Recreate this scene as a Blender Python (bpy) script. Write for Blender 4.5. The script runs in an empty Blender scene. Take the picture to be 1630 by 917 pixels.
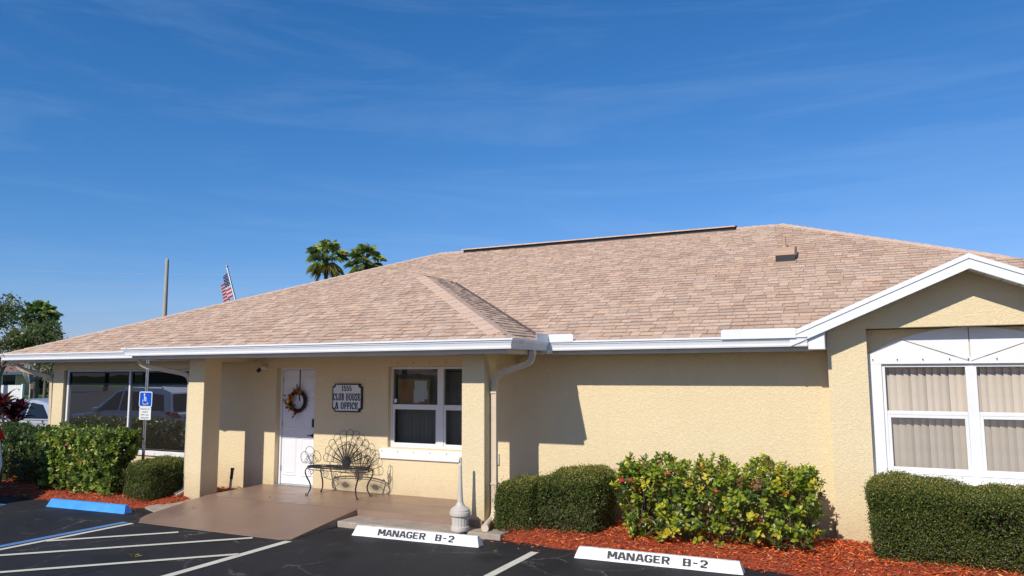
import bpy, math, random
import numpy as np
from mathutils import Vector, Matrix, noise
random.seed(7)
rng = np.random.default_rng(7)
S = bpy.context.scene
C = S.collection
PI = math.pi
R = math.radians

# ------------------------------------------------------------------ camera
CAMH = 2.08
F_PX, PITCH, ROLL, YAW = 1190.0, 0.1123, -0.004, 0.454
cy, sy = math.cos(YAW), math.sin(YAW)
fwd = Vector((-sy*math.cos(PITCH), cy*math.cos(PITCH), math.sin(PITCH)))
rt = Vector((cy, sy, 0)); up = rt.cross(fwd)
cr, sr = math.cos(ROLL), math.sin(ROLL)
rt, up = cr*rt + sr*up, -sr*rt + cr*up
cam = bpy.data.cameras.new('camera'); camo = bpy.data.objects.new('camera', cam); C.objects.link(camo)
cam.sensor_width = 36; cam.lens = F_PX/1630*36; cam.clip_end = 3000; cam.clip_start = .05
mt = Matrix((rt, up, -fwd)).transposed().to_4x4(); mt.translation = (0, 0, CAMH)
camo.matrix_world = mt
S.camera = camo

def project(p):
    d = Vector(p)-Vector((0, 0, CAMH)); z = d.dot(fwd)
    if z < .1: return None
    return 815+F_PX*d.dot(rt)/z, 458.5-F_PX*d.dot(up)/z, z

# ------------------------------------------------------------------ sky, sun, exposure
SUN_EL = R(36.0)
sd = Vector((-.145, -1, 0)).normalized()*math.cos(SUN_EL) + Vector((0, 0, math.sin(SUN_EL)))   # towards the sun
sun = bpy.data.lights.new('sun', 'SUN'); sun.energy = 4.3; sun.angle = R(.53); sun.color = (1, .94, .85)
suno = bpy.data.objects.new('sun', sun); C.objects.link(suno)
suno.rotation_euler = sd.to_track_quat('Z', 'Y').to_euler()
W = bpy.data.worlds.new('World'); S.world = W; W.use_nodes = True
nt = W.node_tree; nt.nodes.clear()
sky = nt.nodes.new('ShaderNodeTexSky'); sky.sky_type = 'NISHITA'; sky.sun_disc = False
sky.sun_elevation = SUN_EL; sky.sun_rotation = math.atan2(sd.x, sd.y)
sky.altitude = 0; sky.air_density = 1.0; sky.dust_density = .25; sky.ozone_density = 3.2
bg = nt.nodes.new('ShaderNodeBackground'); bg.inputs[1].default_value = .11
wo = nt.nodes.new('ShaderNodeOutputWorld')
tc = nt.nodes.new('ShaderNodeTexCoord'); mp = nt.nodes.new('ShaderNodeMapping')
mp.inputs['Rotation'].default_value = (0, .12, -.5); mp.inputs['Scale'].default_value = (1.0, 2.0, 11)
n1 = nt.nodes.new('ShaderNodeTexNoise'); n1.inputs['Scale'].default_value = 1.7; n1.inputs['Detail'].default_value = 8
n1.inputs['Roughness'].default_value = .62; n1.inputs['Distortion'].default_value = .5
rp = nt.nodes.new('ShaderNodeMapRange'); rp.inputs[1].default_value = .46; rp.inputs[2].default_value = .86
rp.inputs[3].default_value = 0; rp.inputs[4].default_value = .15
mx = nt.nodes.new('ShaderNodeMix'); mx.data_type = 'RGBA'; mx.inputs[7].default_value = (5.0, 6.8, 9.0, 1)
L = nt.links.new
L(tc.outputs['Generated'], mp.inputs[0]); L(mp.outputs[0], n1.inputs[0]); L(n1.outputs[0], rp.inputs[0])
L(rp.outputs[0], mx.inputs[0]); sep = nt.nodes.new('ShaderNodeSeparateColor'); cmb = nt.nodes.new('ShaderNodeCombineColor'); L(sky.outputs[0], sep.inputs[0])
for ci, (gm_, sc_) in enumerate(((1.50, .28), (.95, .80), (.85, 1.44))):      # deeper, more saturated clear-air blue
    pw_ = nt.nodes.new('ShaderNodeMath'); pw_.operation = 'POWER'; pw_.inputs[1].default_value = gm_; L(sep.outputs[ci], pw_.inputs[0])
    ml_ = nt.nodes.new('ShaderNodeMath'); ml_.operation = 'MULTIPLY'; ml_.inputs[1].default_value = sc_; L(pw_.outputs[0], ml_.inputs[0]); L(ml_.outputs[0], cmb.inputs[ci])
L(cmb.outputs[0], mx.inputs[6]); L(mx.outputs[2], bg.inputs[0]); L(bg.outputs[0], wo.inputs[0])
S.render.engine = 'CYCLES'
S.view_settings.view_transform = 'Standard'; S.view_settings.look = 'None'
S.view_settings.exposure = 0; S.view_settings.gamma = 1
S.cycles.max_bounces = 8; S.cycles.transparent_max_bounces = 16

# ------------------------------------------------------------------ materials
def lin(r, g, b):
    f = lambda c: (c/255/12.92) if c/255 <= .04045 else ((c/255+.055)/1.055)**2.4
    return (f(r), f(g), f(b), 1)

class NT:
    def __init__(s, name):
        s.m = bpy.data.materials.new(name); s.m.use_nodes = True; s.t = s.m.node_tree; s.t.nodes.clear()
        s.out = s.n('ShaderNodeOutputMaterial')
    def n(s, typ, **kw):
        o = s.t.nodes.new(typ)
        for k, v in kw.items():
            if hasattr(o, k) and k not in ('inputs',): setattr(o, k, v)
        return o
    def l(s, a, b): s.t.links.new(a, b)
    def noise(s, vec, scale, detail=4, rough=.55, dist=0):
        o = s.n('ShaderNodeTexNoise'); o.inputs['Scale'].default_value = scale; o.inputs['Detail'].default_value = detail
        o.inputs['Roughness'].default_value = rough; o.inputs['Distortion'].default_value = dist
        if vec: s.l(vec, o.inputs['Vector'])
        return o
    def ramp(s, fac, a, b, c, d):
        o = s.n('ShaderNodeMapRange'); o.inputs[1].default_value = a; o.inputs[2].default_value = b
        o.inputs[3].default_value = c; o.inputs[4].default_value = d; s.l(fac, o.inputs[0]); return o.outputs[0]
    def mix(s, fac, a, b, mode='MIX'):
        o = s.n('ShaderNodeMix'); o.data_type = 'RGBA'; o.blend_type = mode; o.clamp_factor = True
        for sock, v in ((0, fac), (6, a), (7, b)):
            if hasattr(v, 'is_linked'): s.l(v, o.inputs[sock])
            else: o.inputs[sock].default_value = v
        return o.outputs[2]
    def bsdf(s, col, rough=.6, metal=0, spec=.5, normal=None):
        b = s.n('ShaderNodeBsdfPrincipled')
        if hasattr(col, 'is_linked'): s.l(col, b.inputs['Base Color'])
        else: b.inputs['Base Color'].default_value = col
        if hasattr(rough, 'is_linked'): s.l(rough, b.inputs['Roughness'])
        else: b.inputs['Roughness'].default_value = rough
        b.inputs['Metallic'].default_value = metal; b.inputs['Specular IOR Level'].default_value = spec
        if normal: s.l(normal, b.inputs['Normal'])
        return b
    def bump(s, h, dist=.01, strength=1, normal=None):
        o = s.n('ShaderNodeBump'); o.inputs['Distance'].default_value = dist; o.inputs['Strength'].default_value = strength
        s.l(h, o.inputs['Height'])
        if normal: s.l(normal, o.inputs['Normal'])
        return o.outputs[0]
    def done(s, sh): s.l(sh.outputs[0] if hasattr(sh, 'outputs') else sh, s.out.inputs[0]); return s.m
    def obj(s): return s.n('ShaderNodeTexCoord').outputs['Object']
    def mul(s, col, k):
        return s.mix(1.0, col, k, 'MULTIPLY')

def plain(name, col, rough=.55, metal=0, var=.08, vscale=3.0, bump=0, bscale=60, spec=.5, dirt=0):
    """painted / cast surfaces: colour with a little uneven tone and fine relief"""
    a = NT(name); v = a.obj(); n = a.noise(v, vscale, 5)
    f = a.ramp(n.outputs[0], .3, .7, 1-var, 1+var*.5)
    g = a.n('ShaderNodeCombineColor')
    for i in range(3): a.l(f, g.inputs[i])
    c = a.mix(1.0, col, g.outputs[0], 'MULTIPLY')
    if dirt:
        n3 = a.noise(v, 9, 8, .7); c = a.mix(a.ramp(n3.outputs[0], .55, .8, 0, dirt), c, (.12, .09, .06, 1))
    nr = None
    if bump:
        n2 = a.noise(v, bscale, 3); nr = a.bump(n2.outputs[0], bump)
    r = a.ramp(n.outputs[0], .2, .8, max(rough-.08, .02), min(rough+.08, 1))
    return a.done(a.bsdf(c, r, metal, spec, nr))

def stucco(name, col):
    a = NT(name); v = a.obj()
    wv = a.noise(v, 30, 4, .6, 1.4); fine = a.noise(v, 120, 3, .6); big = a.noise(v, .9, 5, .6)
    sheet = a.ramp(wv.outputs[0], .42, .62, 0, 1)
    c = a.mix(a.ramp(big.outputs[0], .3, .7, 0, .16), col, (col[0]*.82, col[1]*.78, col[2]*.7, 1))
    c = a.mix(a.ramp(wv.outputs[0], .3, .55, .16, 0), c, (col[0]*.72, col[1]*.66, col[2]*.55, 1))
    # splash dirt near the foot of the wall
    sp = a.n('ShaderNodeSeparateXYZ'); a.l(a.n('ShaderNodeNewGeometry').outputs['Position'], sp.inputs[0])
    low = a.ramp(sp.outputs[2], .05, .55, .75, 0); n4 = a.noise(v, 5, 6, .7)
    m = a.n('ShaderNodeMath', operation='MULTIPLY'); a.l(low, m.inputs[0]); a.l(n4.outputs[0], m.inputs[1])
    c = a.mix(m.outputs[0], c, (.30, .20, .11, 1))
    # faint vertical rain marks
    mpn = a.n('ShaderNodeMapping'); mpn.inputs['Scale'].default_value = (5, 5, .35); a.l(v, mpn.inputs[0])
    st = a.noise(mpn.outputs[0], 2.0, 6, .65)
    c = a.mix(a.ramp(st.outputs[0], .54, .78, 0, .08), c, (.35, .27, .16, 1))
    h = a.bump(sheet, .005, .7); h = a.bump(fine.outputs[0], .002, .5, h)
    return a.done(a.bsdf(c, .86, 0, .25, h))

def colattr(name, rough=.7, gain=1.0, bump=0, bscale=200, var=.15, vs=30, spec=.3, transl=0, tcol=(.5, .7, .15, 1)):
    """colour stored on each piece (leaf, shingle, chip), with grain"""
    a = NT(name); at = a.n('ShaderNodeAttribute'); at.attribute_name = 'col'
    n = a.noise(a.obj(), vs, 3); f = a.ramp(n.outputs[0], .3, .7, 1-var, 1+var*.6)
    g = a.n('ShaderNodeCombineColor')
    for i in range(3): a.l(f, g.inputs[i])
    c = a.mix(1.0, at.outputs['Color'], g.outputs[0], 'MULTIPLY')
    nr = None
    if bump: nr = a.bump(a.noise(a.obj(), bscale, 2).outputs[0], bump)
    b = a.bsdf(c, rough, 0, spec, nr)
    if transl:
        t = a.n('ShaderNodeBsdfTranslucent'); a.l(a.mix(.5, c, tcol), t.inputs[0])
        m = a.n('ShaderNodeMixShader'); m.inputs[0].default_value = transl; a.l(b.outputs[0], m.inputs[1]); a.l(t.outputs[0], m.inputs[2])
        return a.done(m)
    return a.done(b)

def glass(name, refl=.04, tint=(1, 1, 1, 1), haze=0.0, hcol=(.2, .2, .2, 1)):
    a = NT(name)
    t = a.n('ShaderNodeBsdfTransparent'); t.inputs[0].default_value = tint
    base = t.outputs[0]
    if haze:
        d = a.n('ShaderNodeBsdfDiffuse'); d.inputs[0].default_value = hcol
        m0 = a.n('ShaderNodeMixShader'); m0.inputs[0].default_value = haze; a.l(base, m0.inputs[1]); a.l(d.outputs[0], m0.inputs[2]); base = m0.outputs[0]
    g = a.n('ShaderNodeBsdfGlossy'); g.inputs['Roughness'].default_value = .01
    nn = a.noise(a.obj(), 1.3, 1); a.l(a.bump(nn.outputs[0], .004, .35), g.inputs['Normal'])
    fr = a.n('ShaderNodeLayerWeight'); pw = a.n('ShaderNodeMath', operation='POWER'); a.l(fr.outputs['Facing'], pw.inputs[0]); fr.inputs[0].default_value = .5; pw.inputs[1].default_value = 4.0
    ad = a.n('ShaderNodeMath', operation='ADD', use_clamp=True); a.l(pw.outputs[0], ad.inputs[0]); ad.inputs[1].default_value = refl
    m = a.n('ShaderNodeMixShader'); a.l(ad.outputs[0], m.inputs[0]); a.l(base, m.inputs[1]); a.l(g.outputs[0], m.inputs[2])
    return a.done(m)

WALLC = (.80, .660, .415, 1)
M = {}
M['stucco'] = stucco('stucco_cream', WALLC)
M['stucco_yellow'] = plain('stucco_far_house', (.70, .52, .26, 1), .8)
M['trim'] = plain('cream_painted_trim', (.66, .55, .40, 1), .55, var=.12, bump=.001, dirt=.25)
M['white'] = plain('white_painted_board', (.80, .80, .79, 1), .5, var=.06, bump=.0008, bscale=40, dirt=.05)
M['gutter'] = plain('white_enamel_aluminium', (.80, .81, .83, 1), .3, var=.05, vscale=1.4, dirt=.06)
M['door'] = plain('white_door_enamel', (.78, .78, .80, 1), .4, var=.04, dirt=.04)
M['vinyl'] = plain('white_vinyl_window', (.78, .78, .77, 1), .4, var=.04, dirt=.06)
M['soffit'] = plain('soffit_paint', (.60, .53, .43, 1), .7, var=.1, dirt=.2)
M['black'] = plain('black_paint', (.012, .012, .013, 1), .4)
M['print'] = plain('stencil_black_paint', (.045, .045, .047, 1), .7, var=.3, vscale=40)
M['iron'] = plain('wrought_iron', (.045, .042, .042, 1), .45, .5, var=.3, vscale=30)
M['steel'] = plain('galvanised_steel', (.42, .44, .46, 1), .38, .7, var=.2, vscale=14)
M['sky_wire'] = plain('pale_weathered_cable', (.45, .46, .48, 1), .5)
M['bronze'] = plain('dark_hardware', (.06, .055, .05, 1), .35, .8)
M['resin'] = plain('beige_resin', (.58, .53, .46, 1), .5, var=.1, dirt=.12, bump=.0006, bscale=90)
M['signblue'] = plain('sign_blue', lin(0, 78, 190), .35, var=.04)
M['signwhite'] = plain('sign_white', (.78, .78, .75, 1), .35, var=.05)
M['pwhite'] = plain('wheel_stop_white', (.80, .80, .78, 1), .6, var=.14, vscale=5, bump=.005, bscale=38, dirt=.42)
M['pblue'] = plain('wheel_stop_blue', (.05, .32, .85, 1), .5, var=.14, vscale=7, bump=.003, bscale=45, dirt=.3)
M['cork'] = plain('cork', (.40, .20, .08, 1), .9, var=.2, vscale=40)
M['paper'] = plain('paper', (.7, .7, .66, 1), .8)
M['wood'] = plain('light_wood', (.35, .24, .12, 1), .6)
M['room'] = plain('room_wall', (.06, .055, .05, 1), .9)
M['blind_dark'] = plain('charcoal_blind', (.20, .175, .15, 1), .7, var=.15)
M['blind'] = plain('beige_vertical_blind', (.62, .54, .445, 1), .75, var=.07, vscale=6)
M['vent'] = plain('tan_painted_metal', (.46, .31, .21, 1), .5)
M['vinetwig'] = plain('grapevine', (.045, .022, .016, 1), .8, var=.5, vscale=60, bump=.006, bscale=80)
M['bark'] = plain('grey_bark', (.16, .13, .10, 1), .9, var=.3, vscale=8, bump=.02, bscale=14)
M['twig'] = plain('twig', (.13, .095, .07, 1), .85, var=.3, vscale=20)
M['twiggrey'] = plain('grey_twig', (.24, .19, .15, 1), .85, var=.3, vscale=20)
M['palmtrunk'] = plain('palm_trunk', (.10, .075, .055, 1), .9, var=.35, vscale=9, bump=.03, bscale=9)
M['concrete_pole'] = plain('pole_concrete', (.44, .40, .32, 1), .8, var=.12, bump=.002)
M['alum'] = plain('brushed_aluminium', (.45, .48, .52, 1), .35, .6)
M['glass'] = glass('window_glass', .02)
M['screen_glass'] = glass('window_glass_with_insect_screen', .02, (1, 1, 1, 1), .10, (.30, .29, .28, 1))
M['glass_dark'] = glass('office_window_glass', .02, (.85, .88, .88, 1))
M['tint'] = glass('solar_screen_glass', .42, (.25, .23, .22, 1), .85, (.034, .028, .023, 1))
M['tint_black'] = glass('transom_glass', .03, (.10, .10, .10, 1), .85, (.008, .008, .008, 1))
M['leafbox'] = colattr('boxwood_leaf', .5, spec=.35, transl=.18)
M['leafbig'] = colattr('glossy_leaf', .36, spec=.5, transl=.22)
M['leafti'] = colattr('cordyline_leaf', .4, spec=.4, transl=.2, tcol=(.5, .05, .08, 1))
M['leafpalm'] = colattr('palm_leaf', .5, spec=.4, transl=.2)
M['leaffall'] = colattr('silk_leaf', .7, transl=.15, tcol=(.8, .3, .05, 1))
M['shingle'] = colattr('asphalt_shingle', .92, bump=.0025, bscale=260, var=.22, vs=45, spec=.15)
M['mulch'] = colattr('dyed_mulch', .85, var=.35, vs=60, spec=.2)
M['carwhite'] = plain('car_paint_white', (.80, .80, .79, 1), .18, var=.02, vscale=1)
M['carsilver'] = plain('car_paint_silver', (.55, .56, .57, 1), .22, .4, var=.02, vscale=1)
M['cardark'] = plain('car_paint_dark', (.03, .035, .05, 1), .2)
M['carglass'] = plain('car_glass', (.012, .014, .018, 1), .05, var=.1)
M['rubber'] = plain('rubber', (.02, .02, .02, 1), .8)
M['plastic'] = plain('black_plastic', (.025, .025, .027, 1), .55)
M['redlens'] = plain('red_lens', (.45, .01, .015, 1), .15)
M['clearlens'] = plain('clear_lens', (.6, .6, .6, 1), .1)
M['grey_cloth'] = plain('grey_umbrella_cloth', (.22, .24, .25, 1), .8, var=.15)

def m_asphalt():
    a = NT('sealed_asphalt'); v = a.obj()
    big = a.noise(v, .7, 6, .65); fine = a.noise(v, 160, 3, .7); med = a.noise(v, 14, 5, .7)
    c = a.mix(a.ramp(big.outputs[0], .3, .72, 0, 1), (.013, .013, .0145, 1), (.034, .033, .034, 1))
    c = a.mix(a.ramp(fine.outputs[0], .55, .72, 0, .6), c, (.11, .103, .095, 1))
    c = a.mix(a.ramp(med.outputs[0], .55, .75, 0, .35), c, (.05, .046, .042, 1))
    # hairline cracks, dusty light filling
    wob = a.noise(v, 2.2, 5, .7); wm = a.mix(.42, v, wob.outputs[1], 'ADD')
    vo = a.n('ShaderNodeTexVoronoi'); vo.feature = 'DISTANCE_TO_EDGE'; vo.inputs['Scale'].default_value = 1.05; a.l(wm, vo.inputs[0])
    line = a.ramp(vo.outputs['Distance'], .0, .014, 1, 0)
    gate = a.ramp(a.noise(v, 1.6, 3).outputs[0], .48, .62, 0, 1)
    mm = a.n('ShaderNodeMath', operation='MULTIPLY'); a.l(line, mm.inputs[0]); a.l(gate, mm.inputs[1])
    mm2 = a.n('ShaderNodeMath', operation='MULTIPLY'); a.l(mm.outputs[0], mm2.inputs[0]); a.l(a.ramp(med.outputs[0], .35, .6, .35, 1), mm2.inputs[1])
    c = a.mix(mm2.outputs[0], c, (.23, .205, .17, 1))
    sk = a.noise(v, 38, 3, .85); c = a.mix(a.ramp(sk.outputs[0], .70, .76, 0, .8), c, (.24, .22, .19, 1))
    oil = a.noise(v, 1.1, 3, .5, .6); c = a.mix(a.ramp(oil.outputs[0], .60, .72, 0, .6), c, (.008, .008, .009, 1))
    # scuffs
    mpn = a.n('ShaderNodeMapping'); mpn.inputs['Rotation'].default_value = (0, 0, .3); mpn.inputs['Scale'].default_value = (2, 12, 1); a.l(v, mpn.inputs[0])
    sc = a.noise(mpn.outputs[0], 1.4, 8, .75)
    c = a.mix(a.ramp(sc.outputs[0], .58, .74, 0, .6), c, (.12, .11, .10, 1))
    h = a.bump(fine.outputs[0], .004, .7); h = a.bump(mm.outputs[0], .006, .5, h)
    return a.done(a.bsdf(c, a.ramp(big.outputs[0], .3, .7, .6, .8), 0, .26, h))
M['asphalt'] = m_asphalt()
def m_taupe():
    a = NT('taupe_floor_paint'); v = a.obj()
    n = a.noise(v, 1.3, 6, .65); f = a.noise(v, 90, 3)
    c = a.mix(a.ramp(n.outputs[0], .3, .7, 0, 1), (.250, .160, .115, 1), (.315, .207, .150, 1))
    s = a.noise(v, 22, 4, .8); c = a.mix(a.ramp(s.outputs[0], .66, .74, 0, .55), c, (.42, .34, .28, 1))
    return a.done(a.bsdf(c, a.ramp(n.outputs[0], .35, .65, .28, .5), 0, .45, a.bump(f.outputs[0], .0018, .5)))
M['taupe'] = m_taupe()
def m_line(name, col):
    a = NT(name); v = a.obj(); n = a.noise(v, 18, 6, .75); n2 = a.noise(v, 3, 4)
    c = a.mix(a.ramp(n.outputs[0], .58, .74, 0, .75), col, (.05, .05, .05, 1))
    c = a.mix(a.ramp(n2.outputs[0], .4, .7, 0, .3), c, (col[0]*.7, col[1]*.68, col[2]*.6, 1))
    return a.done(a.bsdf(c, .75, 0, .3, a.bump(a.noise(v, 160, 3).outputs[0], .003, .6)))
M['line_white'] = m_line('road_paint_white', (.72, .67, .55, 1))
M['line_blue'] = m_line('road_paint_blue', (.12, .25, .50, 1))
M['concrete'] = plain('old_concrete', (.40, .33, .26, 1), .85, var=.22, vscale=6, bump=.004, bscale=50, dirt=.35)
M['mulch_soil'] = plain('mulch_bed_base', (.36, .06, .018, 1), .95, var=.6, vscale=26, bump=.03, bscale=40)
def m_grass():
    a = NT('lawn'); v = a.obj(); n = a.noise(v, .35, 6, .7); n2 = a.noise(v, 9, 5, .8)
    c = a.mix(n.outputs[0], (.055, .12, .02, 1), (.11, .19, .035, 1)); c = a.mix(a.ramp(n2.outputs[0], .4, .7, 0, .5), c, (.05, .085, .02, 1))
    return a.done(a.bsdf(c, .9, 0, .2, a.bump(n2.outputs[0], .05)))
M['grass'] = m_grass()

# ------------------------------------------------------------------ mesh helpers
def wl(p):
    v = Vector((0, 0, 0))
    while p is not None: v += p.location; p = p.parent
    return v

class MB:
    def __init__(s): s.v = []; s.f = []; s.c = []; s.mi = []; s.col = (1, 1, 1); s.m = 0
    def face(s, pts, col=None, mi=None):
        n = len(s.v); s.v += [tuple(p) for p in pts]; s.f.append(tuple(range(n, n+len(pts))))
        s.c.append(col or s.col); s.mi.append(s.m if mi is None else mi); return s
    def add(s, vs, fs, col=None):
        n = len(s.v); s.v += [tuple(p) for p in vs]
        for f in fs: s.f.append(tuple(i+n for i in f)); s.c.append(col or s.col); s.mi.append(s.m)
        return s
    def box(s, x0, x1, y0, y1, z0, z1, col=None):
        vs = [(x, y, z) for z in (z0, z1) for y in (y0, y1) for x in (x0, x1)]
        return s.add(vs, [(0, 2, 3, 1), (4, 5, 7, 6), (0, 1, 5, 4), (2, 6, 7, 3), (0, 4, 6, 2), (1, 3, 7, 5)], col)
    def obox(s, c, ax, ay, az, col=None):
        c, ax, ay, az = map(Vector, (c, ax, ay, az))
        vs = [c+ax*i+ay*j+az*k for k in (-1, 1) for j in (-1, 1) for i in (-1, 1)]
        return s.add(vs, [(0, 2, 3, 1), (4, 5, 7, 6), (0, 1, 5, 4), (2, 6, 7, 3), (0, 4, 6, 2), (1, 3, 7, 5)], col)
    def prism(s, poly, vec, col=None):
        """poly: 3-D points; vec: extrusion"""
        n = len(poly); p = [Vector(q) for q in poly]; v = Vector(vec)
        fs = [tuple(range(n))[::-1], tuple(range(n, 2*n))] + [(i, (i+1) % n, n+(i+1) % n, n+i) for i in range(n)]
        return s.add(p+[q+v for q in p], fs, col)
    def tube(s, pts, r, n=8, cap=True, col=None, closed=False):
        P = [Vector(p) for p in pts]; k = len(P)
        rs = r if isinstance(r, (list, tuple)) else [r]*k
        vs = []; prev = None
        for i in range(k):
            if closed: t = P[(i+1) % k]-P[i-1]
            else: t = P[min(i+1, k-1)]-P[max(i-1, 0)]
            if t.length < 1e-9: t = Vector((0, 0, 1))
            t.normalize()
            if prev is None:
                a = Vector((0, 0, 1)) if abs(t.z) < .9 else Vector((1, 0, 0)); u = t.cross(a).normalized()
            else:
                u = prev - t*prev.dot(t)
                u = u.normalized() if u.length > 1e-6 else t.orthogonal().normalized()
            prev = u; w = t.cross(u)
            for j in range(n):
                an = 2*PI*j/n; vs.append(P[i]+(u*math.cos(an)+w*math.sin(an))*rs[i])
        fs = []
        for i in range(k if closed else k-1):
            i2 = (i+1) % k
            for j in range(n): fs.append((i*n+j, i*n+(j+1) % n, i2*n+(j+1) % n, i2*n+j))
        if cap and not closed: fs += [tuple(range(n))[::-1], tuple(range((k-1)*n, k*n))]
        return s.add(vs, fs, col)
    def lathe(s, prof, c=(0, 0, 0), n=24, ripple=None):
        vs = []
        for i, (r, z) in enumerate(prof):
            for j in range(n):
                an = 2*PI*j/n; rr = r*(1+(ripple(i, j) if ripple else 0))
                vs.append((c[0]+rr*math.cos(an), c[1]+rr*math.sin(an), c[2]+z))
        fs = [(i*n+j, i*n+(j+1) % n, (i+1)*n+(j+1) % n, (i+1)*n+j) for i in range(len(prof)-1) for j in range(n)]
        fs += [tuple(range(n))[::-1], tuple(range((len(prof)-1)*n, len(prof)*n))]
        return s.add(vs, fs)
    def sphere(s, c, r, n=10, m=6, sc=(1, 1, 1)):
        vs = []; fs = []
        for i in range(m+1):
            th = PI*i/m
            for j in range(n):
                an = 2*PI*j/n; vs.append((c[0]+r*sc[0]*math.sin(th)*math.cos(an), c[1]+r*sc[1]*math.sin(th)*math.sin(an), c[2]+r*sc[2]*math.cos(th)))
        for i in range(m):
            for j in range(n): fs.append((i*n+j, (i+1)*n+j, (i+1)*n+(j+1) % n, i*n+(j+1) % n))
        return s.add(vs, fs)
    def mesh(s, name, mats, smooth=False, off=Vector((0, 0, 0))):
        me = bpy.data.meshes.new(name)
        me.from_pydata([(p[0]-off.x, p[1]-off.y, p[2]-off.z) for p in s.v], [], s.f)
        for m in (mats if isinstance(mats, (list, tuple)) else [mats]): me.materials.append(m)
        if any(s.mi): me.polygons.foreach_set('material_index', s.mi)
        at = me.attributes.new('col', 'FLOAT_COLOR', 'FACE')
        at.data.foreach_set('color', np.array([(*c[:3], 1) for c in s.c], dtype=np.float32).ravel())
        if smooth: me.polygons.foreach_set('use_smooth', [True]*len(me.polygons))
        me.validate(); me.update(); return me
    def build(s, name, mats, parent=None, smooth=False, bevel=0, kind=None, loc=None, auto=True):
        off = wl(parent) if parent else (Vector(loc) if loc else Vector((0, 0, 0)))
        me = s.mesh(name, mats, smooth, off); o = bpy.data.objects.new(name, me); C.objects.link(o)
        if parent: o.parent = parent
        elif loc: o.location = loc
        if bevel:
            b = o.modifiers.new('bevel', 'BEVEL'); b.width = bevel; b.segments = 2; b.limit_method = 'ANGLE'; b.angle_limit = R(35)
        if smooth and auto:
            try: me.set_sharp_from_angle(angle=R(40))
            except Exception: pass
        if kind: o['kind'] = kind
        return o

def thing(name, label, cat, loc=(0, 0, 0), rotz=0, group=None):
    o = bpy.data.objects.new(name, None); C.objects.link(o); o.location = loc; o.rotation_euler = (0, 0, rotz)
    o.empty_display_size = .2
    o['label'] = label; o['category'] = cat
    if group: o['group'] = group
    return o
def tag(o, label, cat=None, group=None):
    o['label'] = label
    if cat: o['category'] = cat
    if group: o['group'] = group
    return o
def copy_tree(o, parent=None):
    c = o.copy(); C.objects.link(c)
    if parent: c.parent = parent
    for ch in list(o.children): copy_tree(ch, c)
    return c

def leaf_mesh(name, P, D, N, Ln, Wd, col, mat, parent=None, kind=None, round_=False, loc=None):
    """many leaf faces: P base, D direction, N normal (arrays)"""
    D = D/np.linalg.norm(D, axis=1, keepdims=True); N = N - D*(N*D).sum(1, keepdims=True)
    N /= np.linalg.norm(N, axis=1, keepdims=True)+1e-9; Sd = np.cross(D, N)
    Ln = np.asarray(Ln).reshape(-1, 1); Wd = np.asarray(Wd).reshape(-1, 1)
    off = np.array(wl(parent) if parent else (loc or (0, 0, 0)), dtype=float); P = P-off
    n = len(P)
    if round_:
        a = P; b = P+D*Ln
        cup = N*Wd*.18
        r1 = P+D*Ln*.28+Sd*Wd*.42+cup; r2 = P+D*Ln*.68+Sd*Wd*.46+cup
        l1 = P+D*Ln*.28-Sd*Wd*.42+cup; l2 = P+D*Ln*.68-Sd*Wd*.46+cup
        b = b-N*Ln*.06
        V = np.stack([a, r1, r2, b, l2, l1], 1).reshape(-1, 3)
        base = (np.arange(n)*6)[:, None]
        F = np.concatenate([base+np.array([[0, 1, 2, 3]]), base+np.array([[0, 3, 4, 5]])], 1).reshape(-1)
        nf = n*2; rep = 2
    else:
        m = P+D*Ln*.5
        V = np.stack([P, m+Sd*Wd*.5+N*Wd*.12, P+D*Ln, m-Sd*Wd*.5+N*Wd*.12], 1).reshape(-1, 3)
        F = ((np.arange(n)*4)[:, None]+np.array([[0, 1, 2, 3]])).reshape(-1); nf = n; rep = 1
    me = bpy.data.meshes.new(name)
    me.vertices.add(len(V)); me.vertices.foreach_set('co', V.astype(np.float32).ravel())
    me.loops.add(nf*4); me.loops.foreach_set('vertex_index', F.astype(np.int32))
    me.polygons.add(nf); me.polygons.foreach_set('loop_start', np.arange(nf, dtype=np.int32)*4)
    me.materials.append(mat)
    at = me.attributes.new('col', 'FLOAT_COLOR', 'FACE')
    cc = np.ones((n, 4), np.float32); cc[:, :3] = col; at.data.foreach_set('color', np.repeat(cc, rep, 0).ravel())
    me.update(calc_edges=True)
    o = bpy.data.objects.new(name, me); C.objects.link(o)
    if parent: o.parent = parent
    elif loc: o.location = loc
    if kind: o['kind'] = kind
    return o
def palette(n, cols, w, jit=.15):
    idx = rng.choice(len(cols), n, p=np.array(w)/sum(w)); c = np.array(cols)[idx]
    return np.clip(c*(1+rng.normal(0, jit, (n, 1)))*(1+rng.normal(0, jit*.3, (n, 3))), .003, .9)
def unit(n):
    v = rng.normal(size=(n, 3)); return v/np.linalg.norm(v, axis=1, keepdims=True)

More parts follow.
